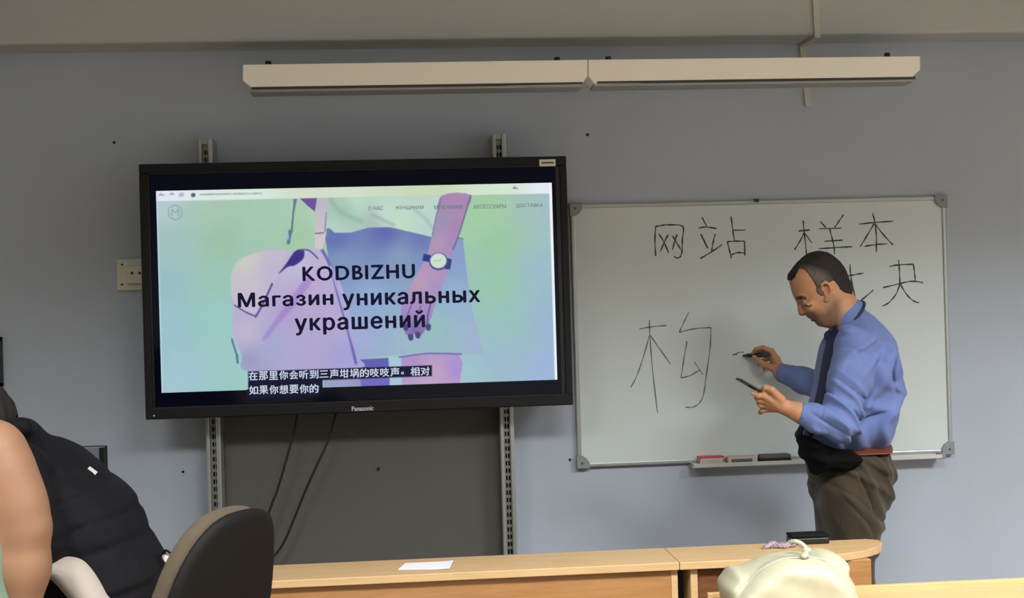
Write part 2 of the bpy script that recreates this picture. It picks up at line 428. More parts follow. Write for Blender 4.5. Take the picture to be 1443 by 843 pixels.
# far-left framed board edge
q0 = P(0, 475, -0.02); q1 = P(3, 545, -0.02)
nb = thing('notice_board', 'dark framed notice board cut off by the left picture edge', 'notice board', (q1[0]-0.3, -0.01, q1[2]))
MB().box(q1[0]-0.58, q1[0]-0.012, -0.018, 0, q1[2]+0.012, q0[2]-0.012).obj('panel', M['felt'], nb)
f = MB()
for a in ((q1[0]-0.6, q1[0], q1[2], q1[2]+0.014), (q1[0]-0.6, q1[0], q0[2]-0.014, q0[2]), (q1[0]-0.014, q1[0], q1[2], q0[2]), (q1[0]-0.6, q1[0]-0.586, q1[2], q0[2])):
    f.box(a[0], a[1], -0.025, 0, a[2], a[3])
f.obj('frame', M['black'], nb)

# wall socket plate left of the display
a = P(165, 365, 0); b = P(204, 409, 0)
so = thing('wall_socket', 'double cream wall socket half hidden behind the left edge of the display', 'socket', (a[0], 0, b[2]))
MB().box(a[0], b[0]+0.09, -0.014, 0, b[2], a[2], bev=0.004).obj('back_plate', M['socket'], so)
c = P(180, 375, 0); d_ = P(198, 400, 0)
MB().box(c[0], c[0]+0.13, -0.034, -0.012, d_[2], c[2], bev=0.005).obj('cover', M['socket'], so)
for px in (186, 197): e = P(px, 385, -0.034); MB().cyl(e, 1, 0.0055, -0.0355, -0.03, 12).obj('socket_hole', M['black'], so)
for py in (373, 401): e = P(172, py, -0.014); MB().cyl(e, 1, 0.0045, -0.0155, -0.010, 10).obj('screw', M['ink'], so)

# ================================================================== rails and grey panel
def rail(pxa, pxb, py_top, label):
    A = P(pxa, py_top, -0.10); B = P(pxb, 650, -0.10)
    xa = P(pxa, py_top, -0.10)[0]; xb = xa+0.052
    t = thing('mounting_rail', label, 'rail', ((xa+xb)/2, -0.05, 0), 'perforated metal rails carrying the display')
    x0, x1 = xa, xb; zt = A[2]
    m = MB()                                   # channel: back web and two rounded flanges
    m.box(x0+0.008, x1-0.008, -0.085, -0.006, 0, zt-0.004)
    m.obj('web', M['aludull'], t)
    MB().box(x1-0.017, x1, -0.115, 0, 0, zt, bev=0.004).obj('flange', M['alu'], t)
    MB().box(x0, x0+0.014, -0.115, 0, 0, zt, bev=0.004).obj('flange', M['aludull'], t)
    MB().prism([(x0+0.006, zt-0.02), (x0+0.018, zt), (x1-0.02, zt+0.006), (x1-0.004, zt-0.004), (x1-0.004, zt-0.02)], 1, -0.11, -0.01).obj('end_cap', M['aludull'], t)
    sl = None
    k = 0; z = zt-0.055
    while z > 0.06:
        for dx in (0.019, 0.0285):
            if sl is None:
                sl = MB().box(x0+dx, x0+dx+0.006, -0.0865, -0.08, z, z+0.016).obj('slot', M['blackmatte'], t); z0_, dx0 = z, dx
            else:
                o = sl.copy(); COL.objects.link(o); o.parent = t; o.location = (dx-dx0, 0, z-z0_)
        z -= 0.027; k += 1
    return t, x0, x1
r1, ra0, ra1 = rail(279, 0, 196, 'left perforated metal rail behind the display, above the office chair')
r2, rb0, rb1 = rail(692.5, 0, 189, 'right perforated metal rail behind the display, near the whiteboard')
zt = P(500, 420, -0.04)[2]
pn = MB().box(ra1+0.001, rb0-0.001, -0.035, -0.004, 0.12, zt, bev=0.002).obj('grey_panel', M['panel'])
tag(pn, 'plain grey panel filling the space between the two metal rails below the display', 'panel')
q = P(533, 661, -0.035); MB().cyl(q, 1, 0.007, -0.038, -0.03, 10).obj('screw', M['black'], pn)

# ================================================================== display
YT = -0.255
TL, TR_, BR_, BL_ = P(195, 231, YT), P(798, 220, YT), P(808, 572, YT), P(205, 591, YT)
tx0 = (TL[0]+BL_[0])/2; tx1 = (TR_[0]+BR_[0])/2; tz1 = (TL[2]+TR_[2])/2; tz0 = (BL_[2]+BR_[2])/2
def TP(px, py, y=YT): q = P(px, py, y); return q[0], q[2]
gx0 = TP(213, 420)[0]; gx1 = TP(789, 420)[0]; gz1 = TP(500, 239)[1]; gz0 = TP(500, 566)[1]
tv = thing('flat_panel_display', 'large black flat panel display showing a web page, mounted left of the whiteboard', 'display', ((tx0+tx1)/2, -0.2, tz0))
bw = 0.032
m = MB()
for a in ((tx0, tx1, tz1-bw, tz1), (tx0, tx1, tz0, tz0+bw+0.01), (tx0, tx0+bw*0.8, tz0+bw, tz1-bw), (tx1-bw*0.8, tx1, tz0+bw, tz1-bw)):
    m.box(a[0], a[1], YT, YT+0.06, a[2], a[3], bev=0.004)
m.obj('bezel', M['bezel'], tv)
m = MB()
ix0, ix1, iz0, iz1 = tx0+bw*0.8, tx1-bw*0.8, tz0+bw, tz1-bw
for a in ((ix0, ix1, gz1, iz1), (ix0, ix1, iz0, gz0), (ix0, gx0, gz0, gz1), (gx1, ix1, gz0, gz1)):
    m.box(a[0]-0.002, a[1]+0.002, YT+0.008, YT+0.05, a[2]-0.002, a[3]+0.002)
m.obj('inner_bezel', M['black'], tv)
MB().box(tx0+0.01, tx1-0.01, YT+0.055, -0.12, tz0+0.01, tz1-0.01, bev=0.015).obj('rear_housing', M['black'], tv)
MB().box(gx0-0.004, gx1+0.004, YT+0.014, YT+0.03, gz0-0.004, gz1+0.004).obj('screen_glass', M['glass'], tv)
for rx0, rx1 in ((ra0, ra1), (rb0, rb1)):
    MB().box(rx0, rx1, -0.125, -0.114, tz0+0.1, tz1-0.1).obj('mounting_bracket', M['black'], tv)
a = TP(760, 225); b = TP(783, 234)
lb = MB().box(a[0], b[0], YT-0.001, YT+0.002, b[1], a[1]).obj('sticker', M['white'], tv, 'small white sticker')
MB().box(a[0]+.007, b[0]-.007, YT-.0018, YT-.0008, (a[1]+b[1])/2-.003, (a[1]+b[1])/2+.003).obj('printed_line', M['felt'], lb)
a = TP(495.5, 572.5); b = TP(526.5, 578.5)
M['logo'] = mat('silver_print', rgb(190, 192, 196), 0.5)
link('brand_lettering', text_mesh('Panasonic', a[0], b[0], b[1], a[1]-0.001, YT-0.0006, bold=0.03), M['logo'], tv)
e = P(217, 586, YT); MB().cyl(e, 1, 0.003, YT-0.001, YT+0.003, 8).obj('indicator', M['logo'], tv)

# ---- the picture on the screen: colour per vertex of a fine grid, in photograph pixels
YS = YT+0.0125
NX, NY = 520, 272
def lerp(a, b, t): return a+(b-a)*t
def quadpt(u, v):  # u,v 0..1 -> photograph pixel
    tl, tr, br, bl = (219, 268.5), (777.5, 258), (786.5, 536.5), (226.5, 553)
    x = (tl[0]*(1-u)+tr[0]*u)*(1-v)+(bl[0]*(1-u)+br[0]*u)*v
    y = (tl[1]*(1-u)+tr[1]*u)*(1-v)+(bl[1]*(1-u)+br[1]*u)*v
    return x, y
sx0 = (TP(219, 268)[0]+TP(226.5, 553)[0])/2; sx1 = (TP(777.5, 258)[0]+TP(786.5, 536.5)[0])/2
sz1 = (TP(219, 268)[1]+TP(777.5, 258)[1])/2; sz0 = (TP(226.5, 553)[1]+TP(786.5, 536.5)[1])/2
U, Vv = np.meshgrid((np.arange(NX+1))/NX, (np.arange(NY+1))/NY)
PX, PY = quadpt(U, Vv); PX = PX.ravel(); PY = PY.ravel()
def field(pts, pw=2.2):
    num = np.zeros((len(PX), 3)); den = np.zeros(len(PX))
    for x, y, c in pts:
        ww = 1/((PX-x)**2+(PY-y)**2+120)**(pw/2*1.0); num += ww[:, None]*np.array(c, float); den += ww
    return num/den[:, None]
img = field([(230, 290, (176, 202, 206)), (300, 290, (166, 198, 172)), (370, 300, (160, 200, 176)), (440, 300, (172, 206, 178)),
             (240, 340, (158, 190, 190)), (310, 340, (152, 192, 160)), (420, 330, (160, 198, 160)),
             (235, 400, (146, 188, 198)), (300, 390, (150, 196, 180)), (240, 460, (150, 192, 204)), (300, 450, (146, 202, 196)),
             (250, 530, (158, 196, 212)), (320, 520, (152, 200, 196)),
             (670, 300, (158, 206, 158)), (700, 340, (146, 200, 152)), (690, 300, (160, 204, 160)), (735, 300, (162, 194, 184)), (770, 300, (160, 188, 198)),
             (700, 400, (146, 198, 166)), (760, 380, (150, 186, 206)), (720, 450, (146, 194, 186)), (770, 450, (150, 178, 214)),
             (700, 510, (150, 184, 206)), (770, 520, (156, 178, 222)), (660, 530, (154, 194, 206))])
def poly_fill(pts, col, soft=1.2, alpha=1.0, smooth=True):
    """col: one colour or control colours [(x, y, c), ...]"""
    pp = catmull(pts, 4, True) if smooth else np.array(pts, float)
    d = polyd(PX, PY, pp); a = np.clip(0.5-d/soft, 0, 1)[:, None]*alpha
    c = field(col) if isinstance(col[0], tuple) else np.array(col, float)
    img[:] = img*(1-a)+c*a
def line_fill(pts, wdt, col, alpha=1.0, soft=1.2):
    d = lined(PX, PY, catmull(pts, 4) if len(pts) > 2 else pts)-wdt/2; a = np.clip(0.5-d/soft, 0, 1)[:, None]*alpha
    img[:] = img*(1-a)+np.array(col, float)*a
# browser bar
poly_fill([(210, 262), (790, 250), (790, 273), (210, 283)], [(225, 272, (226, 228, 246)), (330, 272, (214, 232, 222)), (430, 268, (206, 220, 196)), (600, 266, (196, 214, 180)), (700, 264, (206, 228, 204)), (770, 264, (224, 232, 246))], smooth=False)
# skirt
poly_fill([(452, 322), (520, 318), (560, 322), (610, 336), (650, 338), (655, 380), (664, 440), (680, 500), (640, 500), (612, 496), (560, 500), (500, 506), (480, 440), (462, 380)],
          [(470, 335, (96, 110, 180)), (540, 328, (92, 100, 176)), (590, 336, (104, 116, 184)), (480, 370, (124, 152, 190)), (560, 360, (130, 158, 190)), (640, 370, (134, 158, 206)), (520, 420, (142, 172, 214)), (640, 420, (146, 176, 212)),
           (500, 470, (162, 170, 218)), (570, 480, (154, 184, 204)), (610, 460, (146, 192, 186)), (640, 480, (148, 186, 196)), (665, 480, (158, 176, 214))], smooth=False)
# blouse
poly_fill([(448, 279), (620, 275), (612, 300), (606, 334), (570, 326), (545, 320), (515, 321), (490, 328), (468, 328), (456, 318)],
          [(460, 290, (160, 196, 180)), (480, 300, (150, 186, 166)), (500, 285, (184, 222, 198)), (540, 300, (196, 224, 206)), (590, 285, (184, 210, 194)), (470, 320, (178, 212, 200)), (520, 312, (160, 180, 176)), (560, 312, (190, 222, 198)), (600, 322, (178, 208, 206))], smooth=False)
line_fill([(462, 282), (478, 300), (505, 312)], 5, (138, 172, 160), .6, 6); line_fill([(520, 302), (540, 312), (552, 318)], 4, (140, 170, 164), .6, 5)
line_fill([(582, 296), (598, 310), (606, 322)], 4, (150, 182, 172), .6, 5)
# legs
poly_fill([(562, 504), (600, 498), (644, 500), (650, 512), (646, 541), (564, 545)], [(580, 510, (168, 140, 200)), (610, 525, (196, 160, 190)), (640, 520, (166, 138, 214)), (600, 540, (190, 160, 200))], smooth=False)
poly_fill([(500, 507), (544, 505), (546, 546), (506, 548)], [(520, 515, (92, 92, 180)), (530, 540, (110, 100, 196))], smooth=False)
poly_fill([(545, 504), (562, 504), (562, 546), (546, 546)], (164, 196, 222), smooth=False)
line_fill([(560, 504), (600, 499), (648, 500)], 2.4, (120, 106, 180))
# backpack
poly_fill([(333, 372), (350, 358), (380, 350), (410, 354), (425, 350), (445, 352), (462, 372), (480, 410), (490, 450), (500, 500), (500, 520), (350, 524), (338, 500), (326, 470), (326, 440), (322, 415), (325, 392)],
          [(345, 372, (196, 198, 190)), (340, 400, (200, 188, 200)), (370, 375, (178, 172, 204)), (420, 380, (190, 186, 222)), (430, 400, (188, 160, 206)), (340, 440, (178, 170, 210)), (345, 470, (196, 184, 206)), (400, 440, (176, 152, 208)), (380, 480, (160, 166, 212)), (440, 490, (174, 162, 208)), (470, 450, (182, 166, 210)), (350, 505, (150, 152, 196)), (480, 500, (160, 158, 216))])
poly_fill([(322, 395), (330, 370), (352, 358), (385, 352), (400, 358), (384, 392), (372, 420), (360, 440), (344, 438), (328, 430)], [(345, 370, (204, 204, 190)), (335, 400, (196, 188, 200)), (375, 380, (186, 180, 206)), (355, 425, (196, 184, 208))], alpha=.8)
poly_fill([(389, 386), (400, 371), (412, 354), (424, 352), (424, 364), (412, 374), (402, 376)], (62, 50, 134))
line_fill([(420, 352), (432, 353), (444, 364)], 2.2, (92, 86, 140))
line_fill([(380, 400), (372, 418), (362, 438), (357, 446)], 3, (90, 80, 160)); line_fill([(328, 430), (344, 440), (358, 446)], 2, (90, 80, 140))
line_fill([(450, 352), (462, 376), (474, 420), (486, 462), (498, 512)], 4.5, (110, 108, 182)); line_fill([(462, 376), (476, 420), (490, 470), (502, 508)], 3, (166, 164, 220))
poly_fill([(437, 395), (416, 425), (395, 450), (372, 478), (368, 474), (392, 440), (412, 412), (426, 394)], (150, 122, 200), 4, .6)
line_fill([(324, 478), (330, 498)], 3, (96, 120, 170)); line_fill([(331, 500), (332, 511)], 3, (84, 110, 150))
# strap
poly_fill([(438, 279), (460, 279), (458, 300), (456, 330), (450, 352), (440, 350), (440, 320), (442, 300)], [(450, 285, (186, 180, 196)), (445, 320, (196, 188, 196)), (446, 342, (210, 196, 200))], smooth=False)
line_fill([(441, 329), (452, 328)], 2, (110, 120, 130)); line_fill([(456, 300), (454, 326)], 1.6, (120, 130, 160))
poly_fill([(419, 279.5), (443, 279), (440, 298), (430, 290)], (108, 82, 158), smooth=False)
poly_fill([(410, 280), (415, 280), (411, 300), (409, 326), (406, 334), (406, 325), (408, 300)], (92, 128, 130), smooth=False)
line_fill([(405, 326), (403, 342)], 5, (80, 130, 140)); line_fill([(401, 325), (402, 336)], 3, (150, 190, 220))
line_fill([(409, 284), (405, 320)], 2, (186, 206, 216), .6)
# forearm, watch, hand
poly_fill([(620, 275.5), (661, 275), (654, 300), (644, 330), (634, 360), (628, 380), (622, 400), (612, 425), (606, 445), (598, 462), (590, 474), (582, 470), (575, 476), (566, 466), (562, 440), (566, 420), (577, 400), (586, 384), (598, 362), (606, 332), (612, 306)],
          [(640, 285, (176, 130, 176)), (622, 310, (150, 148, 180)), (640, 320, (172, 128, 178)), (618, 345, (176, 152, 176)), (636, 345, (166, 128, 190)), (610, 380, (180, 146, 186)), (590, 400, (190, 156, 176)), (612, 410, (166, 142, 204)), (580, 430, (166, 138, 196)), (600, 440, (160, 138, 200)), (585, 465, (120, 100, 170))])
line_fill([(661, 276), (652, 306), (643, 334), (636, 352)], 2, (96, 110, 140)); line_fill([(619, 278), (612, 304), (606, 332)], 1.4, (120, 110, 160))
line_fill([(577, 430), (571, 446), (572, 462)], 1.6, (100, 84, 160)); line_fill([(590, 432), (584, 450), (580, 466)], 1.6, (100, 84, 160)); line_fill([(604, 428), (600, 446), (600, 458)], 2, (84, 80, 150))
for x, y in ((569, 462), (576, 476), (586, 473), (601, 462)): poly_fill([(x-4, y-4), (x+3, y-4), (x+3, y+3), (x, y+5), (x-3, y+3)], (70, 72, 130))
poly_fill([(594, 358), (604, 360), (604, 370), (592, 368)], (44, 56, 148), smooth=False); poly_fill([(626, 364), (634, 366), (632, 380), (624, 380)], (56, 66, 130), smooth=False)
aa = np.linspace(0, 2*math.pi, 25)[:-1]
poly_fill([(615+13.5*math.cos(t), 369+12.5*math.sin(t)) for t in aa], (74, 80, 140), smooth=False)
poly_fill([(615+11.5*math.cos(t), 368+10.5*math.sin(t)) for t in aa], (204, 222, 204), smooth=False)
line_fill([(608, 368), (615, 368), (619, 366)], 1.2, (160, 178, 166))
line_fill([(643, 336), (650, 337)], 1.6, (90, 110, 150))
# browser icons, blurred address and page emblem
for pts, wd in (([(224, 274), (230, 274)], 1.6), ([(224, 274), (226, 272)], 1.3), ([(238, 273), (243, 273)], 1.5), ([(241, 271), (243, 273)], 1.3)): line_fill(pts, wd, (120, 128, 150), .8)
poly_fill([(251, 271.5), (257, 271), (257, 276), (251, 276.5)], (170, 176, 196), alpha=.8); poly_fill([(268, 272), (273, 272), (273, 276.5), (268, 277)], (90, 96, 110))
rs = random.Random(3); x = 280
while x < 366:
    wdt = rs.uniform(2, 7); line_fill([(x, 273.6-(x-280)*.018), (x+wdt, 273.5-(x-280)*.018)], 1.8, (110, 124, 130), rs.uniform(.4, .75)); x += wdt+rs.uniform(.8, 2.2)
line_fill([(722, 265.5), (728, 266)], 1.4, (90, 110, 120)); line_fill([(722, 265.5), (725, 263.5)], 1.2, (90, 110, 120))
hexa = [(245, 288), (254, 293), (255, 304), (247, 310), (237, 305), (236, 293)]
for i in range(6):
    a_, b_ = hexa[i-1], hexa[i]; line_fill([lerp(np.array(a_), np.array(b_), .12), lerp(np.array(a_), np.array(b_), .88)], 1.5, (128, 156, 158), .8)
line_fill([(241, 303), (241, 295), (246, 299), (250, 294), (250, 303)], 1.5, (128, 156, 158), .8)
# white page edge on the right, taskbar edge of captions
poly_fill([(773.5, 258), (778, 258), (787, 537), (783, 537)], (236, 238, 246), smooth=False)
poly_fill([(219, 267), (221, 267), (228.5, 554), (226.5, 554)], (190, 214, 222), smooth=False, alpha=.7)
poly_fill([(453, 536), (546, 532), (546, 543), (453, 546)], [(470, 540, (150, 130, 200)), (540, 538, (110, 100, 196))], smooth=False, alpha=.6)
poly_fill([(346.5, 523.5), (606, 515.5), (606, 531), (347, 539.5)], (18, 20, 58), smooth=False)
poly_fill([(346.5, 538), (451, 535), (451.5, 560), (347, 560)], (16, 18, 48), smooth=False)
lum = (img@np.array([.3, .59, .11]))[:, None]; mot = (np.sin(PX*.11+2*np.sin(PY*.07))*np.sin(PY*.13+1.5*np.sin(PX*.05)))[:, None]*0.9
img = np.clip((lum+(img-lum)*.90)*1.03+mot, 0, 255)
lin = s2l(img)*1.0
gxs = sx0+(sx1-sx0)*U.ravel(); gzs = sz1-(sz1-sz0)*Vv.ravel()
me = bpy.data.meshes.new('picture'); nv = len(gxs)
me.vertices.add(nv); me.vertices.foreach_set('co', np.stack([gxs, np.full(nv, YS), gzs], 1).astype(np.float32).ravel())
ii, jj = np.meshgrid(np.arange(NY), np.arange(NX), indexing='ij'); a_ = (ii*(NX+1)+jj).ravel()
qd = np.stack([a_, a_+NX+1, a_+NX+2, a_+1], 1).astype(np.int32)
me.loops.add(qd.size); me.loops.foreach_set('vertex_index', qd.ravel()); me.polygons.add(len(qd)); me.polygons.foreach_set('loop_start', np.arange(len(qd), dtype=np.int32)*4)
me.update(calc_edges=True)
ca = me.color_attributes.new('Col', 'FLOAT_COLOR', 'POINT'); ca.data.foreach_set('color', np.concatenate([lin, np.ones((nv, 1))], 1).astype(np.float32).ravel())
pm = bpy.data.materials.new('screen_picture'); pm.use_nodes = True; nt = pm.node_tree; b = nt.nodes['Principled BSDF']
b.inputs['Base Color'].default_value = (0.002, 0.002, 0.003, 1); b.inputs['Roughness'].default_value = 0.08; b.inputs['Specular IOR Level'].default_value = 0.15
at = nt.nodes.new('ShaderNodeAttribute'); at.attribute_name = 'Col'; nt.links.new(at.outputs['Color'], b.inputs['Emission Color']); b.inputs['Emission Strength'].default_value = 0.95
pic = link('picture', me, pm, tv, label='lit web page with a backpack and a wristwatch')
M['screenink'] = mat('screen_ink', (0.002, 0.002, 0.006, 1), 0.08, spec=0.15, emit=tuple(s2l((10, 10, 44)))+(1,))
M['screenwhite'] = mat('screen_white', (0.01, 0.01, 0.01, 1), 0.08, spec=0.15, emit=tuple(s2l((196, 204, 224)))+(1,))
M['screenmenu'] = mat('screen_menu', (0.01, 0.01, 0.01, 1), 0.08, spec=0.15, emit=tuple(s2l((96, 118, 128)))+(1,))
M['screennavy'] = mat('screen_navy', (0.002, 0.002, 0.006, 1), 0.08, spec=0.15, emit=tuple(s2l((14, 16, 46)))+(1,))
def on_screen(body, x0, y0, x1, y1, mname, bold, sp=1.0, name='lettering', lift=0.001):
    a = TP((x0), (y0+y1)/2, YS); b = TP(x1, (y0+y1)/2, YS); xm = (x0+x1)/2
    t_ = TP(xm, y0, YS)[1]; u_ = TP(xm, y1, YS)[1]
    link(name, text_mesh(body, a[0], b[0], u_, t_, YS-lift, bold=bold, spacing=sp), M[mname], pic)
on_screen('KODBIZHU', 426, 373.6, 585, 394.6, 'screenink', .034, 1.16)
on_screen('Магазин', 335, 411, 470, 432, 'screenink', .034, 1.12)
on_screen('уникальных', 482, 411, 677, 435, 'screenink', .034, 1.12)
on_screen('украшений', 415, 439.5, 599, 470.5, 'screenink', .034, 1.12)
for s_, x0, x1, yy in (('О НАС', 519, 540, 293.5), ('ЖЕНЩИНАМ', 557, 597, 293), ('МУЖЧИНАМ', 612, 652, 292), ('АКСЕССУАРЫ', 667, 713, 291), ('ДОСТАВКА', 727, 765, 290)):
    on_screen(s_, x0, yy-3, x1, yy+3, 'screenmenu', .012)
# caption box over the lower black bar
a = TP(347, 537, YS); b = TP(451.5, 559.5, YS)
MB().box(a[0], b[0], YS-0.0004, YS+0.0004, TP(400, 559.5, YS)[1], sz0+0.002).obj('caption_box', M['screennavy'], pic)
for i, ch in enumerate('在那里你会听到三声坩埚的吱吱声。相对'):
    x = 350.5+i*14.25; y = 530-(i*14.25)*.0285
    if ch == '。': on_screen(ch, x+1, y, x+5, y+4, 'screenwhite', .03); continue
    if ch == '三': on_screen(ch, x, y-5.0, x+12.6, y+5.0, 'screenwhite', .022); continue
    on_screen(ch, x, y-6.2, x+12.8, y+6.2, 'screenwhite', .022)
for i, ch in enumerate('如果你想要你的'):
    x = 351+i*14.2; y = 550-(i*14.2)*.027
    on_screen(ch, x, y-6.2, x+12.8, y+6.2, 'screenwhite', .022)

# cables hanging below the display
for pts, lab in (([(419, 584, -.10), (415, 606, -.11), (403, 650, -.12), (391, 690, -.12), (381, 716, -.12), (372, 745, -.12), (362, 800, -.12), (356, 860, -.10)], 'shorter black cable hanging from the display down behind the office chair'),
                 ([(474, 582, -.10), (463, 620, -.11), (447, 655, -.12), (431, 690, -.11), (415, 730, -.10), (398, 768, -.10), (376, 798, -.10), (368, 830, -.09), (362, 880, -.08)], 'longer black cable curving from the display centre down to the desk')):
    pp = [P(a, b, c) for a, b, c in pts]; pp.append(np.array([pp[-1][0]-0.01, -0.06, 0.3])); pp.append(np.array([pp[-1][0]-0.03, -0.06, 0.006]))
    tag(MB().tube(catmull(pp, 8), 0.0042, 8).obj('cable', M['cable']), lab, 'cable', 'black cables below the display')

# ================================================================== whiteboard
YW = -0.022
wTL, wTR, wBR, wBL = P(806, 290, YW), P(1331, 274, YW), P(1345, 641, YW), P(812, 657, YW)
wx0 = (wTL[0]+wBL[0])/2; wx1 = (wTR[0]+wBR[0])/2; wz1 = (wTL[2]+wTR[2])/2; wz0 = (wBL[2]+wBR[2])/2
wb = thing('whiteboard', 'large whiteboard with handwritten black characters right of the display', 'whiteboard', ((wx0+wx1)/2, 0, wz0))
surf = MB().box(wx0+0.006, wx1-0.006, -0.016, -0.002, wz0+0.006, wz1-0.006).obj('board_surface', M['board'], wb)
fw = 0.016
for a in ((wx0, wx1, wz1-fw, wz1), (wx0, wx1, wz0, wz0+fw), (wx0, wx0+fw, wz0+fw, wz1-fw), (wx1-fw, wx1, wz0+fw, wz1-fw)):
    MB().box(a[0], a[1], YW, -0.001, a[2], a[3], bev=0.004).obj('frame_rail', M['alu'], wb)
for cx, cz, sx, sz in ((wx0, wz0, 1, 1), (wx1, wz0, -1, 1), (wx0, wz1, 1, -1), (wx1, wz1, -1, -1)):
    c_ = 0.045; po = [(cx-sx*.004, cz-sz*.004), (cx+sx*c_, cz-sz*.004), (cx+sx*c_, cz+sz*.018), (cx+sx*.034, cz+sz*.034), (cx+sx*.018, cz+sz*c_), (cx-sx*.004, cz+sz*c_)]
    cc = MB().prism(po, 1, YW-0.006, -0.001, bev=0.002).obj('corner_cap', M['greyplastic'], wb)
    MB().cyl((cx+sx*.016, 0, cz+sz*.016), 1, 0.004, YW-0.0075, YW-0.003, 8).obj('screw', M['ink'], cc)
q = P(1066, 283, YW); MB().box(q[0]-.008, q[0]+.008, YW-0.006, -0.001, wz1-0.008, wz1+0.004).obj('clip', M['black'], wb)
# tray
ta = P(976, 652, YW-.03); tb = P(1325, 641, YW-.03); tz = wz0
tr = MB(); ty = -0.075
tr.prism([(-0.001, tz+0.002), (-0.001, tz-0.010), (ty+0.006, tz-0.014), (ty, tz-0.010), (ty, tz+0.004), (ty+0.003, tz+0.004), (ty+0.006, tz-0.006), (-0.02, tz-0.004), (-0.02, tz+0.002)], 0, ta[0], tb[0])
tr.obj('tray', M['tray'], wb)
MB().prism([(0.0, tz+0.006), (0.0, tz-0.014), (ty-.001, tz-0.014), (ty-.001, tz+0.006)], 0, tb[0]-0.002, tb[0]+0.012, bev=0.002).obj('tray_end', M['greyplastic'], wb)
MB().prism([(0.0, tz+0.006), (0.0, tz-0.014), (ty-.001, tz-0.014), (ty-.001, tz+0.006)], 0, ta[0]-0.006, ta[0]+0.002, bev=0.002).obj('tray_end', M['alu'], wb)
# handwriting
def stroke(mb, pts, wdt, yy=-0.0163):
    pp = catmull([P(a, b, -0.016) for a, b in pts], 5) if len(pts) > 2 else np.array([P(a, b, -0.016) for a, b in pts])
    vs = []
    for i in range(len(pp)):
        t_ = pp[min(i+1, len(pp)-1)]-pp[max(i-1, 0)]; nn = np.array([-t_[2], 0, t_[0]]); nn /= np.linalg.norm(nn)+1e-9
        ww = wdt*(0.85+0.25*math.sin(i*1.3+pts[0][0]))
        vs.append([mb.bm.verts.new((pp[i][0]+s*nn[0]*ww/2, yy, pp[i][2]+s*nn[2]*ww/2)) for s in (-1, 1)])
    for i in range(len(vs)-1): mb.bm.faces.new([vs[i][0], vs[i+1][0], vs[i+1][1], vs[i][1]])
Z1 = lambda p: (800+p[0]/4.214, 260+p[1]/4.214)
Z2 = lambda p: (1080+p[0]/4.214, 260+p[1]/4.214)
Z3 = lambda p: (800+p[0]/3.243, 430+p[1]/3.243)
CH = [(Z1, .0062, 'ink', [[(522, 425), (518, 330), (522, 250)], [(522, 250), (560, 243), (600, 240), (683, 250), (680, 330), (678, 400), (668, 430), (650, 437), (632, 428)], [(540, 292), (570, 340), (600, 408)], [(597, 297), (570, 350), (550, 400)], [(622, 305), (650, 350), (672, 388)], [(650, 295), (635, 340), (622, 388)]]),
      (Z1, .0062, 'ink', [[(797, 195), (825, 248)], [(775, 260), (820, 253), (885, 262)], [(790, 295), (832, 380)], [(875, 295), (862, 350), (855, 395)], [(787, 440), (855, 400), (915, 358)]]),
      (Z1, .0062, 'ink', [[(970, 190), (980, 270), (990, 335)], [(985, 272), (1055, 271)], [(948, 340), (960, 390), (972, 438)], [(948, 340), (1000, 337), (1050, 337)], [(1050, 337), (1052, 423)], [(972, 418), (1010, 405), (1052, 408)]]),
      (Z2, .0062, 'ink', [[(218, 215), (225, 290), (238, 415), (240, 470)], [(190, 277), (257, 270)], [(222, 290), (200, 335), (167, 388)], [(228, 290), (270, 348)], [(320, 220), (352, 255)], [(457, 180), (430, 220), (405, 255)], [(313, 263), (445, 260)], [(375, 262), (390, 320), (402, 375), (403, 415)], [(345, 338), (453, 331)], [(310, 382), (400, 376), (510, 370)]]),
      (Z2, .0062, 'ink', [[(630, 170), (645, 230), (653, 320), (652, 403)], [(550, 236), (650, 225), (752, 219)], [(640, 232), (600, 300), (557, 370)], [(645, 235), (700, 305), (752, 360)], [(582, 368), (650, 357), (718, 353)]]),
      (Z2, .0062, 'ink', [[(496, 475), (500, 540), (512, 600), (528, 680)], [(420, 550), (485, 543), (530, 535), (576, 527)], [(480, 740), (560, 690), (635, 627)]]),
      (Z2, .0062, 'ink', [[(785, 448), (790, 520), (793, 590)], [(730, 487), (785, 478), (873, 474)], [(873, 474), (880, 530), (885, 578)], [(692, 613), (790, 590), (860, 575), (930, 583)], [(793, 592), (770, 650), (730, 700), (688, 723)], [(795, 592), (830, 650), (870, 690), (907, 703)]]),
      (Z3, .0050, 'inklight', [[(373, 68), (375, 130), (385, 270), (410, 493)], [(328, 110), (380, 100), (452, 93)], [(373, 140), (345, 240), (315, 325), (287, 378)], [(377, 138), (420, 200), (470, 270)], [(552, 35), (530, 80), (510, 125)], [(510, 125), (580, 108), (655, 103)], [(655, 103), (650, 200), (632, 330), (620, 410), (600, 450), (570, 467), (537, 467)], [(545, 165), (530, 250), (518, 333)], [(518, 333), (560, 322), (603, 297)], [(578, 260), (618, 318)]]),
      (Z3, .0045, 'inklight', [[(753, 228), (780, 218), (805, 215)], [(753, 228), (775, 226)]])]
for Zf, wd, mn, ss in CH:
    mb = MB()
    for s_ in ss: stroke(mb, [Zf(p) for p in s_], wd)
    mb.obj('handwritten_character', M[mn], surf)
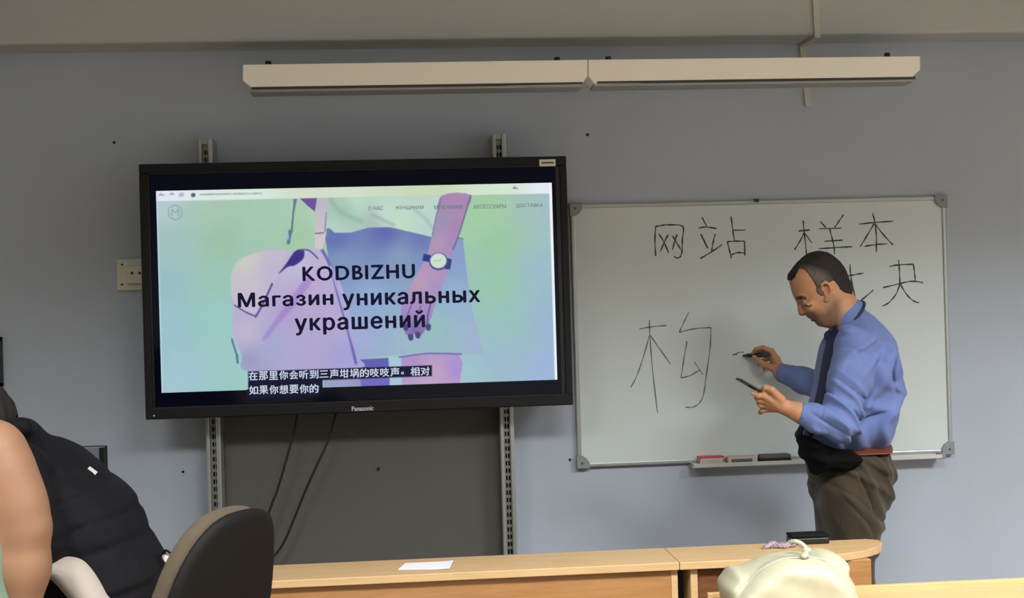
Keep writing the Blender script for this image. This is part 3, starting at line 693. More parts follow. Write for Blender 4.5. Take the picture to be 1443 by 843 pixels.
# things in the tray
a = P(983, 652, -.045); z0 = tz-0.003
x0, x1 = P(982, 655, -.045)[0], P(1020, 655, -.045)[0]
t = thing('board_sponge', 'white board sponge in a red wrapper at the left end of the tray', 'sponge', ((x0+x1)/2, -.045, z0))
MB().box(x0+.006, x1-.006, -.068, -.024, z0, z0+.026, bev=.006).obj('sponge', M['whitecloth'], t)
m = MB(); pts = [(x0+.003, -.064, z0+.004), (x0+.012, -.064, z0+.027), (x1-.03, -.064, z0+.029), (x1-.003, -.064, z0+.03), (x1-.004, -.064, z0+.018), (x1-.03, -.064, z0+.008), (x0+.02, -.064, z0+.002), (x0+.003, -.064, z0+.004)]
m.tube(pts, .0032, 6); m.obj('wrapper_edge', M['red'], t)
MB().box(x0+.004, x1-.004, -.066, -.026, z0+.025, z0+.031, bev=.002).obj('wrapper_top', M['red'], t)
x0, x1 = P(1024, 655, -.045)[0], P(1066, 655, -.045)[0]
t = thing('board_eraser', 'white board eraser with worn grey felt in the middle of the tray', 'eraser', ((x0+x1)/2, -.045, z0), 'board erasers in the tray')
MB().box(x0, x1, -.068, -.026, z0, z0+.027, bev=.004).obj('body', M['whitecloth'], t)
MB().box(x0+.012, x1-.02, -.0695, -.06, z0+.006, z0+.019, bev=.003).obj('felt', M['felt'], t)
x0, x1 = P(1069, 654, -.045)[0], P(1113, 654, -.045)[0]
t = thing('board_eraser', 'black board eraser with a brown back beside the standing man', 'eraser', ((x0+x1)/2, -.045, z0), 'board erasers in the tray')
MB().box(x0, x1, -.068, -.026, z0, z0+.014, bev=.002).obj('felt', M['black'], t)
MB().box(x0, x1, -.066, -.028, z0+.014, z0+.030, bev=.005).obj('body', M['felt'], t)

# ================================================================== lamps over the board
def board_lamp(poly, xs, label, first=True):
    pp = [P(a, b, -0.36) for a, b in poly]
    x0 = min(q[0] for q in pp); x1 = max(q[0] for q in pp); z0 = min(q[2] for q in pp); z1 = max(q[2] for q in pp)
    t = thing('board_lamp', label, 'lamp', ((x0+x1)/2, -0.3, z0), 'long white lamps over the board')
    MB().prism([(q[0], q[2]) for q in pp], 1, -0.36, -0.24, bev=0.003).obj('housing', M['fixture'], t)
    MB().box(x0+.02, x1-.02, -.355, -.25, z0-.008, z0+.001, bev=.002).obj('reflector_lip', M['aludull'], t)
    MB().box(x0+.03, x1-.02, -.3605, -.35, z0+.0005, z0+.008).obj('lamp_slot', M['ink'], t)
    for px, py in xs:
        q = P(px, py, -.30)
        c_ = MB().box(q[0]-.02, q[0]+.02, -.30, 0, z1-.004, z1+.008, bev=.002).obj('wall_bracket', M['aludull'], t)
        MB().cyl((q[0], -.30, 0), 2, .011, z1+.004, z1+.020, 10).obj('knob', M['black'], c_)
    return t
board_lamp([(342, 91), (828, 84), (828, 107), (820, 119), (357, 125), (342, 114)], [(378, 88), (785, 82)], 'left long white lamp above the display')
board_lamp([(829, 84), (1297, 79), (1297, 98), (1284, 110), (838, 118), (829, 107)], [(857, 82), (1250, 76)], 'right long white lamp above the whiteboard')

# ================================================================== front desks
DZ = 0.76
def yof(px, py, z=DZ): return G(px, py, z)[1]
yb = (yof(500, 791)+yof(900, 774.5))/2; yf = (yof(500, 814)+yof(900, 795))/2
seam = G(963, 798, DZ)[0]
print('desk depth', yb, yf, seam)
def leg_panel(x0, x1, mat_, par, y0=None, y1=None):
    return MB().box(x0, x1, y0 if y0 is not None else yf+.02, y1 if y1 is not None else yb-.02, 0, DZ-.022, bev=.0015).obj('side_panel', mat_, par)
d1 = thing('front_desk', 'long light wood desk in front of the display with a sheet of paper on it', 'desk', (seam-1.3, (yb+yf)/2, 0), 'light wood desks along the wall')
MB().box(seam-2.5, seam-.0008, yf, yb, DZ-.022, DZ, bev=.002).obj('desktop', M['wood'], d1)
pxs = lambda px: P(px, 815, yf+.02)[0]
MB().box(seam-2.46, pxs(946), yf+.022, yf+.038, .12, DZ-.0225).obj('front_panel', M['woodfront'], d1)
leg_panel(pxs(946), pxs(955), M['wood'], d1); leg_panel(seam-2.48, seam-2.458, M['wood'], d1)
d2 = thing('front_desk', 'light wood desk with a rounded right end in front of the standing man', 'desk', (seam+.5, (yb+yf)/2, 0), 'light wood desks along the wall')
xe = G(1248, 766, DZ)[0]
R_ = (yb-yf)
po = [(seam+.0008, yf), (seam+.0008, yb), (xe-.03, yb)]
cx, cy = xe-.30, yb-.03
po += [(xe, yb-.025)]
for k in range(1, 9):
    t_ = k/9*math.pi/2; po.append((cx+.30*math.cos(t_), yb-.03-(R_-.03)*math.sin(t_)))
po.append((cx, yf))
MB().prism(po, 2, DZ-.022, DZ, bev=.002).obj('desktop', M['wood'], d2)
leg_panel(pxs(973), pxs(983), M['wood'], d2)
xp = P(1228, 800, yf+.03)[0]; xq = P(1165, 800, yf+.03)[0]
MB().box(pxs(983), xq-.0005, yf+.03, yf+.046, .12, DZ-.0225).obj('front_panel', M['woodshaded'], d2)
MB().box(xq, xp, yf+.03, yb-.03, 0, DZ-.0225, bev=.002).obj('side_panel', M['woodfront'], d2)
MB().box(pxs(955)+.001, pxs(973)-.001, yb-.10, yb-.08, 0.02, DZ-.023).obj('gap_shade', M['black'], d2, 'added black sheet for the shade between the two desks')  # added black sheet, paints in the shade of the open gap
# paper sheet
c4 = [G(561, 804, DZ), G(571, 795, DZ), G(639, 792, DZ), G(634, 803, DZ)]
mb = MB(); n_ = 8; vs = {}
for i in range(n_+1):
    for j in range(3):
        u, v = i/n_, j/2; q = (c4[0]*(1-u)+c4[3]*u)*(1-v)+(c4[1]*(1-u)+c4[2]*u)*v
        vs[i, j] = mb.bm.verts.new((q[0], q[1], DZ+.0012+.004*max(0, u-.7)**1.5*3))
for i in range(n_):
    for j in range(2): mb.bm.faces.new([vs[i, j], vs[i+1, j], vs[i+1, j+1], vs[i, j+1]])
ge = bmesh.ops.extrude_face_region(mb.bm, geom=mb.bm.faces[:])
for v in ge['geom']:
    if isinstance(v, bmesh.types.BMVert): v.co.z += .0015
bmesh.ops.recalc_face_normals(mb.bm, faces=mb.bm.faces[:])
tag(mb.obj('paper_sheet', M['paper']), 'white sheet of paper lying on the long front desk', 'paper')
# black case on the desk
q0 = G(1116, 769, DZ); q1 = G(1170, 767, DZ)
t = thing('black_case', 'flat black case on the desk in front of the standing man', 'case', ((q0[0]+q1[0])/2, q0[1]+.03, DZ))
MB().box(q0[0], q1[0], q0[1], q0[1]+.06, DZ, DZ+.020, bev=.004).obj('case_base', M['leather'], t)
MB().box(q0[0], q1[0], q0[1]-.001, q0[1]+.061, DZ+.021, DZ+.030, bev=.003).obj('case_lid', M['blackmatte'], t)
# crumpled wrapper
q = G(1100, 773, DZ)
def wrapf(p):
    d = chain(p, [((q[0]-.05, q[1], DZ+.006), .006), ((q[0]-.02, q[1]+.01, DZ+.011), .010), ((q[0]+.01, q[1]-.005, DZ+.008), .008), ((q[0]+.04, q[1]+.01, DZ+.013), .011)], .006)
    return smax(d+.0025*np.sin(p[:, 0]*420+2*np.sin(p[:, 1]*260))*np.sin(p[:, 2]*380+p[:, 0]*200), DZ+.0005-p[:, 2], .001)
t = link('crumpled_wrapper', sdf_mesh(wrapf, (q[0]-.07, q[1]-.03, DZ-.004), (q[0]+.07, q[1]+.04, DZ+.03), .0018), M['pink'], smooth=True)
tag(t, 'small crumpled pinkish wrapper on the desk left of the black case', 'wrapper')
# monitor at the left end of the desk
yy = yb-.12; a = P(107, 631, yy); b = P(148, 629, yy); xm1 = b[0]; zt_ = b[2]; xm0 = xm1-.46
t = thing('computer_monitor', 'dark computer monitor showing its corner above the black jacket', 'monitor', ((xm0+xm1)/2, yy, DZ))
MB().box(xm0, xm1, yy, yy+.03, zt_-.28, zt_, bev=.003).obj('bezel', M['black'], t)
MB().box(xm0+.012, xm1-.017, yy-.0015, yy+.01, zt_-.265, zt_-.003).obj('screen', M['monitor'], t)
MB().box((xm0+xm1)/2-.02, (xm0+xm1)/2+.02, yy+.012, yy+.03, DZ+.008, zt_-.2).obj('stem', M['black'], t)
MB().box((xm0+xm1)/2-.11, (xm0+xm1)/2+.11, yy-.07, yy+.09, DZ, DZ+.01, bev=.003).obj('base', M['black'], t)

# ================================================================== near desk with bag
yn = yof(1300, 820.5); xn0 = G(995, 834, DZ)[0]
print('near desk', yn, xn0)
d3 = thing('student_desk', 'pale wood student desk at the lower right under the cream bag', 'desk', (xn0+.8, yn-.3, 0))
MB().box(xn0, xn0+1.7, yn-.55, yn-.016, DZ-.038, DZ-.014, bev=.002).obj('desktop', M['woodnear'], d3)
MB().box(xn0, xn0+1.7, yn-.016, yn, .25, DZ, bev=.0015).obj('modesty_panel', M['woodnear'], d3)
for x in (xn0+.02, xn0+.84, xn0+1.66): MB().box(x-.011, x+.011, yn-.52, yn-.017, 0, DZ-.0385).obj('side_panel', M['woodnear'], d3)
# bag lying against the panel: outline in photograph pixels on its own vertical plane
yg = yn-.17
bagp = pxpoly([(1016, 826), (1024, 813), (1033, 802), (1046, 801), (1072, 790), (1098, 783), (1124, 779), (1140, 781), (1158, 776), (1177, 780), (1191, 792), (1191, 806), (1192, 830), (1180, 862), (1100, 868), (1030, 864), (1020, 846)], yg)
SEAM = [(1034, 862), (1037, 838), (1051, 821), (1072, 801), (1098, 788), (1124, 785), (1150, 786), (1172, 795), (1188, 806), (1198, 819), (1203, 832), (1205, 862)]
facep = pxpoly(SEAM+[(1120, 868)], yg-.05)
seamp = [(q_[0], q_[2]) for q_ in (P(x_, y_, yg-.05) for x_, y_ in catmull(SEAM, 6))]
zb = DZ-.014
def bagf(p):
    d = inflate(p, bagp, yg+.01, .075, .022)
    fr = inflate(p, facep, yg-.05, .060, .040)
    k_ = P(1133, 785, yg); r_ = np.sqrt((p[:, 0]-k_[0])**2+(p[:, 2]-k_[2])**2); an = np.arctan2(p[:, 2]-k_[2], p[:, 0]-k_[0])
    fr = fr+.0010*np.exp(-r_/.06)*np.sin(an*9)+.0012*np.sin(p[:, 0]*38+3*np.sin(p[:, 2]*30))
    d = smin(d, fr, .003)+.0012*np.sin(p[:, 0]*60+p[:, 1]*40)
    return smax(d, zb+.002-p[:, 2], .006)
bg = thing('drawstring_bag', 'cream drawstring bag lying on the pale student desk', 'bag', (P(1110, 830, yg)[0], yg, zb))
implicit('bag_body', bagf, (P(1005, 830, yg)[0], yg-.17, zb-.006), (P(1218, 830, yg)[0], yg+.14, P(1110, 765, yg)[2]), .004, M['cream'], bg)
sp = [(a_, yg-.012, b_) for a_, b_ in seamp]
# piping follows the groove: march each point towards the camera until outside the bag
pip = [(a_, yg-.060, b_) for a_, b_ in seamp if b_ > zb+.012]
MB().tube(pip, .0026, 8).obj('piping', M['creamseam'], bg)
kx = P(1131, 779, yg-.02)
knot = [P(1136, 786, yg-.07), P(1136, 779, yg-.06), P(1135, 772, yg-.05), P(1128, 766, yg-.04), P(1120, 763.5, yg-.03), P(1114, 765, yg-.02)]
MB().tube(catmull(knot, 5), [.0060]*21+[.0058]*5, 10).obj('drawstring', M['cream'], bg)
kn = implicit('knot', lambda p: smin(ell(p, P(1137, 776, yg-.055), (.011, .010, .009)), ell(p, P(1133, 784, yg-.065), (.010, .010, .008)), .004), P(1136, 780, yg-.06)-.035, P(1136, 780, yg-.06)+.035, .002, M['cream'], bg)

# ================================================================== the man at the board
YC = -0.50
FS = P(1190, 760, YC)
man = thing('person', 'man in blue shirt, navy tie and brown trousers writing on the whiteboard with head bowed', 'person', (FS[0], YC, 0))
H6 = lambda x, y: (1090+x/6.485, 345+y/6.485)          # head detail
L5 = lambda x, y, Y: P(1030+x/5.62, 470+y/5.62, Y)      # hands detail
head_px = [H6(*q) for q in [(160, 262), (148, 300), (152, 340), (164, 395), (180, 450), (194, 485), (214, 512), (226, 530), (232, 556), (238, 584), (244, 612), (249, 634), (268, 641), (292, 634), (303, 646), (318, 668), (338, 676), (350, 690), (372, 698), (390, 715), (404, 738), (432, 750), (470, 752), (512, 742), (560, 700), (640, 560), (700, 470), (704, 430), (690, 370), (665, 300), (640, 240), (600, 175), (540, 118), (480, 82), (420, 70), (360, 77), (300, 108), (240, 158), (195, 212)]]
headp = pxpoly(head_px, YC, 3)
hairline = pxpoly([H6(*q) for q in [(128, 262), (136, 318), (152, 332), (170, 290), (200, 232), (215, 216), (238, 222), (262, 262), (285, 300), (306, 340), (326, 380), (338, 440), (372, 470), (425, 450), (436, 395), (448, 352), (480, 332), (515, 355), (540, 400), (580, 432), (640, 450), (700, 462), (735, 470), (760, 300), (640, 60), (420, 20), (250, 80), (150, 200)]], YC, 2, smooth=False)
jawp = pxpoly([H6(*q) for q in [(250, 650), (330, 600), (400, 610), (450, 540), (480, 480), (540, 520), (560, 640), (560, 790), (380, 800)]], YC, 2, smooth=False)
def hp(x, y, Y=YC): return P(*H6(x, y), Y)
XZ = lambda q: (q[0], q[2])
def headf(p):
    x, z = p[:, 0], p[:, 2]
    d = inflate(p, headp, YC, .074, .082)
    for s in (-1, 1):
        # socket, lid, cheekbone, nostril wing
        e = hp(265, 545, YC+s*.034)
        d = smax(d, -ell(p, (e[0]+.001, e[1]+s*.004, e[2]), (.018, .017, .014)), .012)
        d = smin(d, ell(p, (e[0]+.009, e[1], e[2]+.001), (.0120, .0125, .0105)), .003)
        b = hp(232, 492, YC+s*.030); d = smin(d, ell(p, (b[0]+.006, b[1], b[2]), (.010, .026, .009)), .012)
        c_ = hp(345, 565, YC+s*.050); d = smin(d, ell(p, c_, (.020, .014, .014)), .014)
        ck = hp(395, 640, YC+s*.078); d = smax(d, -ell(p, ck, (.026, .016, .030)), .02)
        n_ = hp(276, 622, YC+s*.013); d = smin(d, ell(p, n_, (.009, .008, .008)), .006)
        j = hp(500, 660, YC+s*.050); d = smin(d, ell(p, j, (.030, .012, .032)), .03)
    nb_ = chain(p, [(hp(238, 520), .008), (hp(256, 618), .0105)], .004); d = smin(d, nb_, .012)
    lip = chain(p, [(hp(334, 664, YC-.018), .003), (hp(330, 662), .0045), (hp(334, 664, YC+.018), .003)], .004); d = smin(d, lip, .005)
    lip = chain(p, [(hp(358, 690, YC-.016), .003), (hp(354, 690), .0045), (hp(358, 690, YC+.016), .003)], .004); d = smin(d, lip, .005)
    gr = chain(p, [(hp(356, 674, YC-.022), .0010), (hp(334, 679), .0012), (hp(356, 674, YC+.022), .0010)], .002); d = smax(d, -gr, .006)
    for s in (-1, 1):
        # ear: rim, lobe, bowl
        ce = hp(488, 415, YC+s*.082)
        ex = np.array(hp(500, 360))-np.array(hp(470, 480)); ex /= np.linalg.norm(ex)
        rim = [(hp(440, 410, YC+s*.076), .0045), (hp(440, 365, YC+s*.085), .0052), (hp(470, 343, YC+s*.090), .0055), (hp(508, 360, YC+s*.094), .0055), (hp(526, 405, YC+s*.094), .0055), (hp(522, 455, YC+s*.088), .0055), (hp(498, 495, YC+s*.080), .006), (hp(480, 510, YC+s*.076), .006)]
        d = smin(d, chain(p, rim, .003), .005)
        d = smin(d, ell(p, hp(492, 425, YC+s*.080), (.013, .006, .024)), .006)
        d = smax(d, -ell(p, hp(474, 425, YC+s*.088), (.007, .007, .013)), .004)
    return d
C0 = np.array(P(1186, 441, YC)); AX = np.array([.74, 0, -.67])
def neckf(p):
    return chain(p, [(hp(560, 470), .060), (P(1186, 440, YC), .060), (P(1204, 470, YC), .066)], .02)
# arm chains (skin)
LW = L5(430, 585, -.70); RW = L5(392, 285, -.125)
def lhand(p):
    d = chain(p, [(P(1184, 598, -.735), .034), (L5(545, 628, -.716), .029), (LW, .0260)], .02)
    K = [(L5(265, 495, -.705), .0125), (L5(262, 530, -.692), .0125), (L5(268, 565, -.680), .012), (L5(282, 600, -.668), .0105)]
    for k, r in K: d = smin(d, rcone(p, LW+np.array([-.006, 0, 0]), k, .018, r), .005)
    d = smin(d, ell(p, L5(335, 545, -.688), (.028, .017, .020)), .006)
    f = chain(p, [K[0], (L5(215, 496, -.702), .0095), (L5(170, 474, -.690), .0078)], .003)
    for ch in ([K[1], (L5(225, 530, -.692), .0095), (L5(205, 512, -.672), .0088), (L5(215, 490, -.655), .0078)],
               [K[2], (L5(236, 570, -.680), .0092), (L5(222, 552, -.660), .0085), (L5(232, 528, -.645), .0075)],
               [K[3], (L5(250, 612, -.668), .0085), (L5(234, 625, -.650), .0078), (L5(250, 600, -.636), .0068)]):
        f = smin(f, chain(p, ch, .003), .0015)
    d = smin(d, f, .004)
    t = chain(p, [(L5(395, 525, -.708), .017), (L5(322, 448, -.722), .0120), (L5(275, 432, -.712), .0108), (L5(244, 452, -.695), .0085)], .004)
    return smin(d, t, .008)
def rhand(p):
    d = chain(p, [(P(1163, 550, -.275), .034), (L5(398, 312, -.135), .0265), (RW, .0245)], .02)
    K = [(L5(322, 142, -.100), .0120), (L5(336, 165, -.082), .0120), (L5(345, 192, -.068), .0112), (L5(350, 220, -.058), .0100)]
    for k, r in K: d = smin(d, rcone(p, RW, k, .018, r), .005)
    d = smin(d, ell(p, L5(352, 215, -.098), (.022, .017, .023)), .006)
    f = chain(p, [K[0], (L5(255, 112, -.096), .0092), (L5(198, 126, -.084), .0082), (L5(172, 158, -.066), .0074)], .003)
    for ch in ([K[1], (L5(272, 140, -.072), .0090), (L5(215, 158, -.056), .0082), (L5(190, 190, -.052), .0072)],
               [K[2], (L5(290, 200, -.052), .0086), (L5(240, 222, -.044), .0080), (L5(222, 248, -.056), .0070)],
               [K[3], (L5(310, 250, -.050), .0078), (L5(272, 270, -.046), .0070), (L5(262, 285, -.060), .0062)]):
        f = smin(f, chain(p, ch, .003), .0015)
    d = smin(d, f, .004)
    t = chain(p, [(L5(372, 290, -.128), .0165), (L5(295, 262, -.128), .0125), (L5(228, 222, -.112), .0108), (L5(184, 186, -.088), .0082)], .004)
    return smin(d, t, .008)
HIPZ = P(1190, 640, YC)[2]
KX = P(1196, 760, YC)[0]
legL = [((P(1193, 690, -.585)[0], -.585, P(1193, 690, -.585)[2]), .088), ((KX-.01, -.60, .50), .062), ((KX+.005, -.61, .10), .045)]
legR = [((P(1196, 690, -.415)[0], -.415, P(1193, 690, -.415)[2]), .088), ((KX-.04, -.40, .50), .062), ((KX-.035, -.40, .10), .045)]
def bodycore(p):
    t = chain(p, [(P(1204, 470, YC), .07), (P(1212, 510, YC), .095), (P(1206, 570, YC), .105), (P(1198, 640, YC), .088)], .05)
    sh = chain(p, [(P(1204, 492, -.66), .05), (P(1208, 480, YC), .06), (P(1200, 492, -.34), .05)], .03)
    d = smin(t, sh, .04)
    for L in (legL, legR): d = smin(d, chain(p, [(q, r-.022) for q, r in L], .03), .04)
    for fx, fy in ((legL[2][0][0], -.61), (legR[2][0][0], -.40)):
        d = smin(d, chain(p, [((fx, fy, .07), .036), ((fx-.05, fy, .045), .032), ((fx-.14, fy, .032), .024)], .02), .02)
    d = smin(d, chain(p, [(P(1204, 492, -.66), .05), (P(1184, 598, -.735), .034)], .02), .03)
    d = smin(d, chain(p, [(P(1200, 492, -.34), .05), (P(1163, 550, -.275), .034)], .02), .03)
    return smin(d, neckf(p), .02)
HC = hp(440, 400)
def manbody(p):
    d = bodycore(p)
    rh = ((p-HC)**2).sum(1) < .22**2
    if rh.any():
        dd = d[rh]; d[rh] = smin(dd, headf(p[rh]), .012)
    lh = (p[:, 1] < -.58) & (p[:, 0] < P(1195, 600, -.7)[0])
    if lh.any(): d[lh] = smin(d[lh], lhand(p[lh]), .012)
    r2 = (p[:, 1] > -.32)
    if r2.any(): d[r2] = smin(d[r2], rhand(p[r2]), .012)
    return d
SK = s2l((182, 132, 98)); SKD = s2l((120, 84, 66)); SKR = s2l((206, 132, 108)); STUB_SHADE = s2l((84, 62, 50))
def mancol(p):
    c = np.tile(SK, (len(p), 1)); x, z = p[:, 0], p[:, 2]
    def mixc(a, col): 
        nonlocal c
        a = np.clip(a, 0, 1)[:, None]; c = c*(1-a)+np.array(col)*a
    hd = ((p-HC)**2).sum(1) < .2**2
    mixc(hd*np.clip(.5-polyd(x, z, jawp)/.03, 0, 1)*.8, STUB_SHADE)  # stubble, plus the shade on the lower face painted into the skin
    for s in (-1, 1):
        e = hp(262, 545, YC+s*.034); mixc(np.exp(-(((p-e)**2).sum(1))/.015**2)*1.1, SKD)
        b = lined(x, z, [XZ(hp(248, 556)), XZ(hp(270, 566)), XZ(hp(292, 556))]); mixc(hd*(np.abs(p[:, 1]-YC) > .018)*np.clip(1.4-b/.0035, 0, 1)*.9, s2l((44, 28, 24)))
        b = lined(x, z, [XZ(hp(204, 488)), XZ(hp(226, 482)), XZ(hp(244, 488))]); mixc(hd*(np.abs(p[:, 1]-YC) > .010)*np.clip(1.5-b/.0055, 0, 1)*.95, s2l((40, 28, 24)))
        e = hp(485, 425, YC+s*.085); mixc(np.exp(-(((p-e)**2).sum(1))/.018**2)*.5, SKR)
    b = lined(x, z, [XZ(hp(312, 660)), XZ(hp(350, 684))]); mixc(hd*(np.abs(p[:, 1]-YC) < .022)*np.clip(1-b/.006, 0, 1)*.5, s2l((140, 84, 74)))
    e = hp(252, 628); mixc(np.exp(-(((p-e)**2).sum(1))/.014**2)*.4, SKR)
    for q in (L5(244, 452, -.695), L5(184, 186, -.088), L5(170, 474, -.690)): mixc(np.exp(-(((p-q)**2).sum(1))/.008**2)*.5, s2l((226, 184, 164)))
    return c
lo = (P(1040, 500, -.72)[0]-.02, -.86, -0.005); hi = (P(1270, 500, YC)[0]+.03, -.005, P(1150, 350, YC)[2]+.02)
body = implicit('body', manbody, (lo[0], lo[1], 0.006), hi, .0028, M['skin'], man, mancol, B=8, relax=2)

# hair: a shell over the skull, cut by the hairline
GREY = s2l((112, 100, 90)); DK = s2l((24, 18, 17))
greyp = pxpoly([H6(*q) for q in [(225, 205), (280, 215), (350, 235), (410, 270), (450, 320), (450, 400), (430, 480), (330, 480), (310, 360), (250, 290)]], YC, 2, smooth=False)
def hairf(p):
    h = inflate(p, headp, YC, .074, .082)-.0045-.0016*np.sin(p[:, 0]*260+3*np.sin(p[:, 2]*90))*np.sin(p[:, 1]*240+2*np.sin(p[:, 0]*120))
    sh = smax(h, -(inflate(p, headp, YC, .074, .082)+.004), .001)
    edge = .004*np.sin(p[:, 2]*330)*np.sin(p[:, 1]*210)
    side = np.clip((np.abs(p[:, 1]-YC)-.03)/.03, 0, 1)
    return smax(sh, polyd(p[:, 0], p[:, 2], hairline)+edge*.4, .003)
def haircol(p):
    c = np.tile(DK, (len(p), 1)); a = np.clip(.5-polyd(p[:, 0], p[:, 2], greyp)/.03, 0, 1)*(.70+.22*np.sin(p[:, 0]*900+4*np.sin(p[:, 2]*500))*np.sin(p[:, 2]*800)); a = np.clip(a, 0, 1)[:, None]
    a = a*(np.abs(p[:, 1]-YC) > .03)[:, None]
    return c*(1-a)+GREY*a
implicit('hair', hairf, hp(110, 480)-np.array([0, .095, .0]), hp(760, 40)+np.array([0, .095, 0]), .0026, M['hair'], man, haircol, 'short dark hair greying at the temples')

# shirt
tiep = [XZ(P(a, b, -.56)) for a, b in [(1169, 468), (1163, 490), (1158, 515), (1156, 540), (1150, 560), (1140, 582), (1131, 602), (1127, 612)]]
shirtp = pxpoly([(1196, 428), (1204, 424), (1222, 437), (1238, 452), (1250, 475), (1258, 503), (1263, 538), (1261, 572), (1255, 600), (1245, 630), (1215, 636), (1180, 640), (1150, 638), (1136, 634), (1130, 618), (1134, 596), (1143, 572), (1150, 545), (1155, 515), (1160, 490), (1166, 474), (1174, 458), (1184, 440)], YC, 4)
zpy = np.array([P(1200, y, YC)[2] for y in (640, 600, 560, 520, 500, 480, 462, 445, 425)]); wv = np.array([.175, .178, .19, .205, .21, .195, .15, .10, .07])
def ridge(v): return 1-2*np.abs(((v/np.pi) % 2)-1)
def crease(p, dirv, fr, ph, warp=1.0):
    dirv = np.array(dirv, float); dirv /= np.linalg.norm(dirv)
    v = (p@dirv)*fr+ph+warp*1.8*np.sin(p[:, 0]*15+p[:, 2]*9+ph)+warp*1.1*np.sin(p[:, 2]*27-p[:, 1]*21+ph*2)
    m_ = .5+.5*np.sin(p[:, 2]*31+p[:, 0]*13+ph*3)
    return (1-np.abs(np.sin(v/2)))**4*m_
LSH, LEL, LCU = P(1206, 492, -.672), P(1184, 598, -.735), L5(545, 628, -.716)
RSH, REL, RCU = P(1202, 492, -.335), P(1163, 546, -.275), L5(398, 312, -.135)
def torsof(p):
    W_ = np.interp(p[:, 2], zpy, wv)
    d = inflate(p, shirtp, YC, W_, .105)
    return d
def fold(p, dirv, fr, ph, warp=1.0):
    dirv = np.array(dirv, float); dirv /= np.linalg.norm(dirv)
    u = p@dirv
    v = u*fr+ph+warp*1.6*np.sin(p[:, 0]*17+p[:, 2]*11+ph)+warp*1.2*np.sin(p[:, 2]*23-p[:, 1]*19+ph*2)
    s = .5+.5*np.sin(v); return s**2.5
def shirtf(p, fold_on=True):
    d = torsof(p)
    la = chain(p, [(LSH, .078), ((LSH*.55+LEL*.45)+np.array([.0, -.004, 0]), .066), (LEL, .058)], .03)
    la = smin(la, chain(p, [(LEL, .058), ((LEL+LCU)/2, .048), (LCU, .037)], .02), .022)
    ra = chain(p, [(RSH, .078), (REL, .055)], .03); ra = smin(ra, chain(p, [(REL, .055), ((REL+RCU)/2, .045), (RCU, .035)], .02), .022)
    # cut the sleeve ends flat
    for E_, O_ in ((LCU, LEL), (RCU, REL)):
        n = (E_-O_)/np.linalg.norm(E_-O_); t = (p-E_)@n
        if E_ is LCU: la = smax(la, t-.004, .003); tl = t
        else: ra = smax(ra, t-.004, .003); tr_ = t
    if fold_on:
        # sleeve creases gather at the inside of the elbow and at the armpit
        gl = np.clip((-tl-.015)/.05, 0, 1); e = gl*np.exp(-(((p-LEL)**2).sum(1))/.11**2); sh = np.exp(-(((p-LSH)**2).sum(1))/.16**2)
        la = la-.020*e*fold(p, (.72, .2, .66), 135, .4, 1.0)-.014*sh*fold(p, (.75, 0, -.65), 85, 1.0, .8)-gl*.006*fold(p, (.5, .1, 1), 70, 2.0)+.010*e+.004*sh+.001+.016*(e+.5*sh)*crease(p, (.75, .15, .64), 100, 1.2, 1.1)+gl*.009*crease(p, (.55, .1, .8), 62, 2.2)
        er = np.exp(-(((p-REL)**2).sum(1))/.12**2); ra = ra-.007*er*fold(p, (.8, 0, .6), 120, 1.4)
        tz = np.clip((P(1200, 450, YC)[2]-p[:, 2])/.1, 0, 1)
        tz = tz*np.clip(lined(p[:, 0], p[:, 2], tiep)/.05-.5, 0, 1)
        d = d-tz*(.010*fold(p, (.9, .1, -.38), 52, .7, .8)+.006*fold(p, (.6, 0, .75), 75, 2.1)-.017*crease(p, (.92, .1, -.36), 52, 1.7, .9))+.004
        pass
        la = la+.003*np.exp(-((tl+.060)/.004)**2); ra = ra+.003*np.exp(-((tr_+.060)/.004)**2)
        # armhole seam
    d = smin(d, la, .006); d = smin(d, ra, .02)
    # opening at the neck
    nk = (p-C0)@AX
    d = smax(d, -(chain(p, [(C0-AX*.08, .062), (C0+AX*.03, .058)], .01)), .006)
    # hollow sleeves ends
    for E_, O_, r in ((LCU, LEL, .032), (RCU, REL, .027)):
        n = (E_-O_)/np.linalg.norm(E_-O_); d = smax(d, -chain(p, [(E_-n*.02, r), (E_+n*.05, r)], .003), .002)
    return d
lo = (P(1112, 500, -.74)[0]-.03, -.84, P(1190, 640, YC)[2]-.03); hi = (P(1270, 500, YC)[0]+.02, -.08, P(1200, 415, YC)[2]+.02)
shirt = implicit('shirt', shirtf, lo, hi, .0036, M['shirt'], man)
# collar: a turned-down band round the neck
def tband(p):
    t = (p-C0)@AX; q = p-C0-t[:, None]*AX; r = np.sqrt((q*q).sum(1)); t0 = .031+.010*np.clip(-q[:, 0]/.06, 0, 1)
    return np.sqrt((r-.0760)**2+((t-t0)*.8)**2)-.0048
def collarf(p):
    t = (p-C0)@AX; q = p-C0-t[:, None]*AX; r = np.sqrt((q*q).sum(1)); rr = .0635+np.clip(t, -.03, .04)*.28
    d = smax(np.abs(r-rr)-.0030, np.abs(t-.008)-.021-.010*np.clip(-q[:, 0]/.06, 0, 1), .002)
    return d
implicit('collar', collarf, C0-.13, C0+.13, .0028, M['shirt'], shirt)
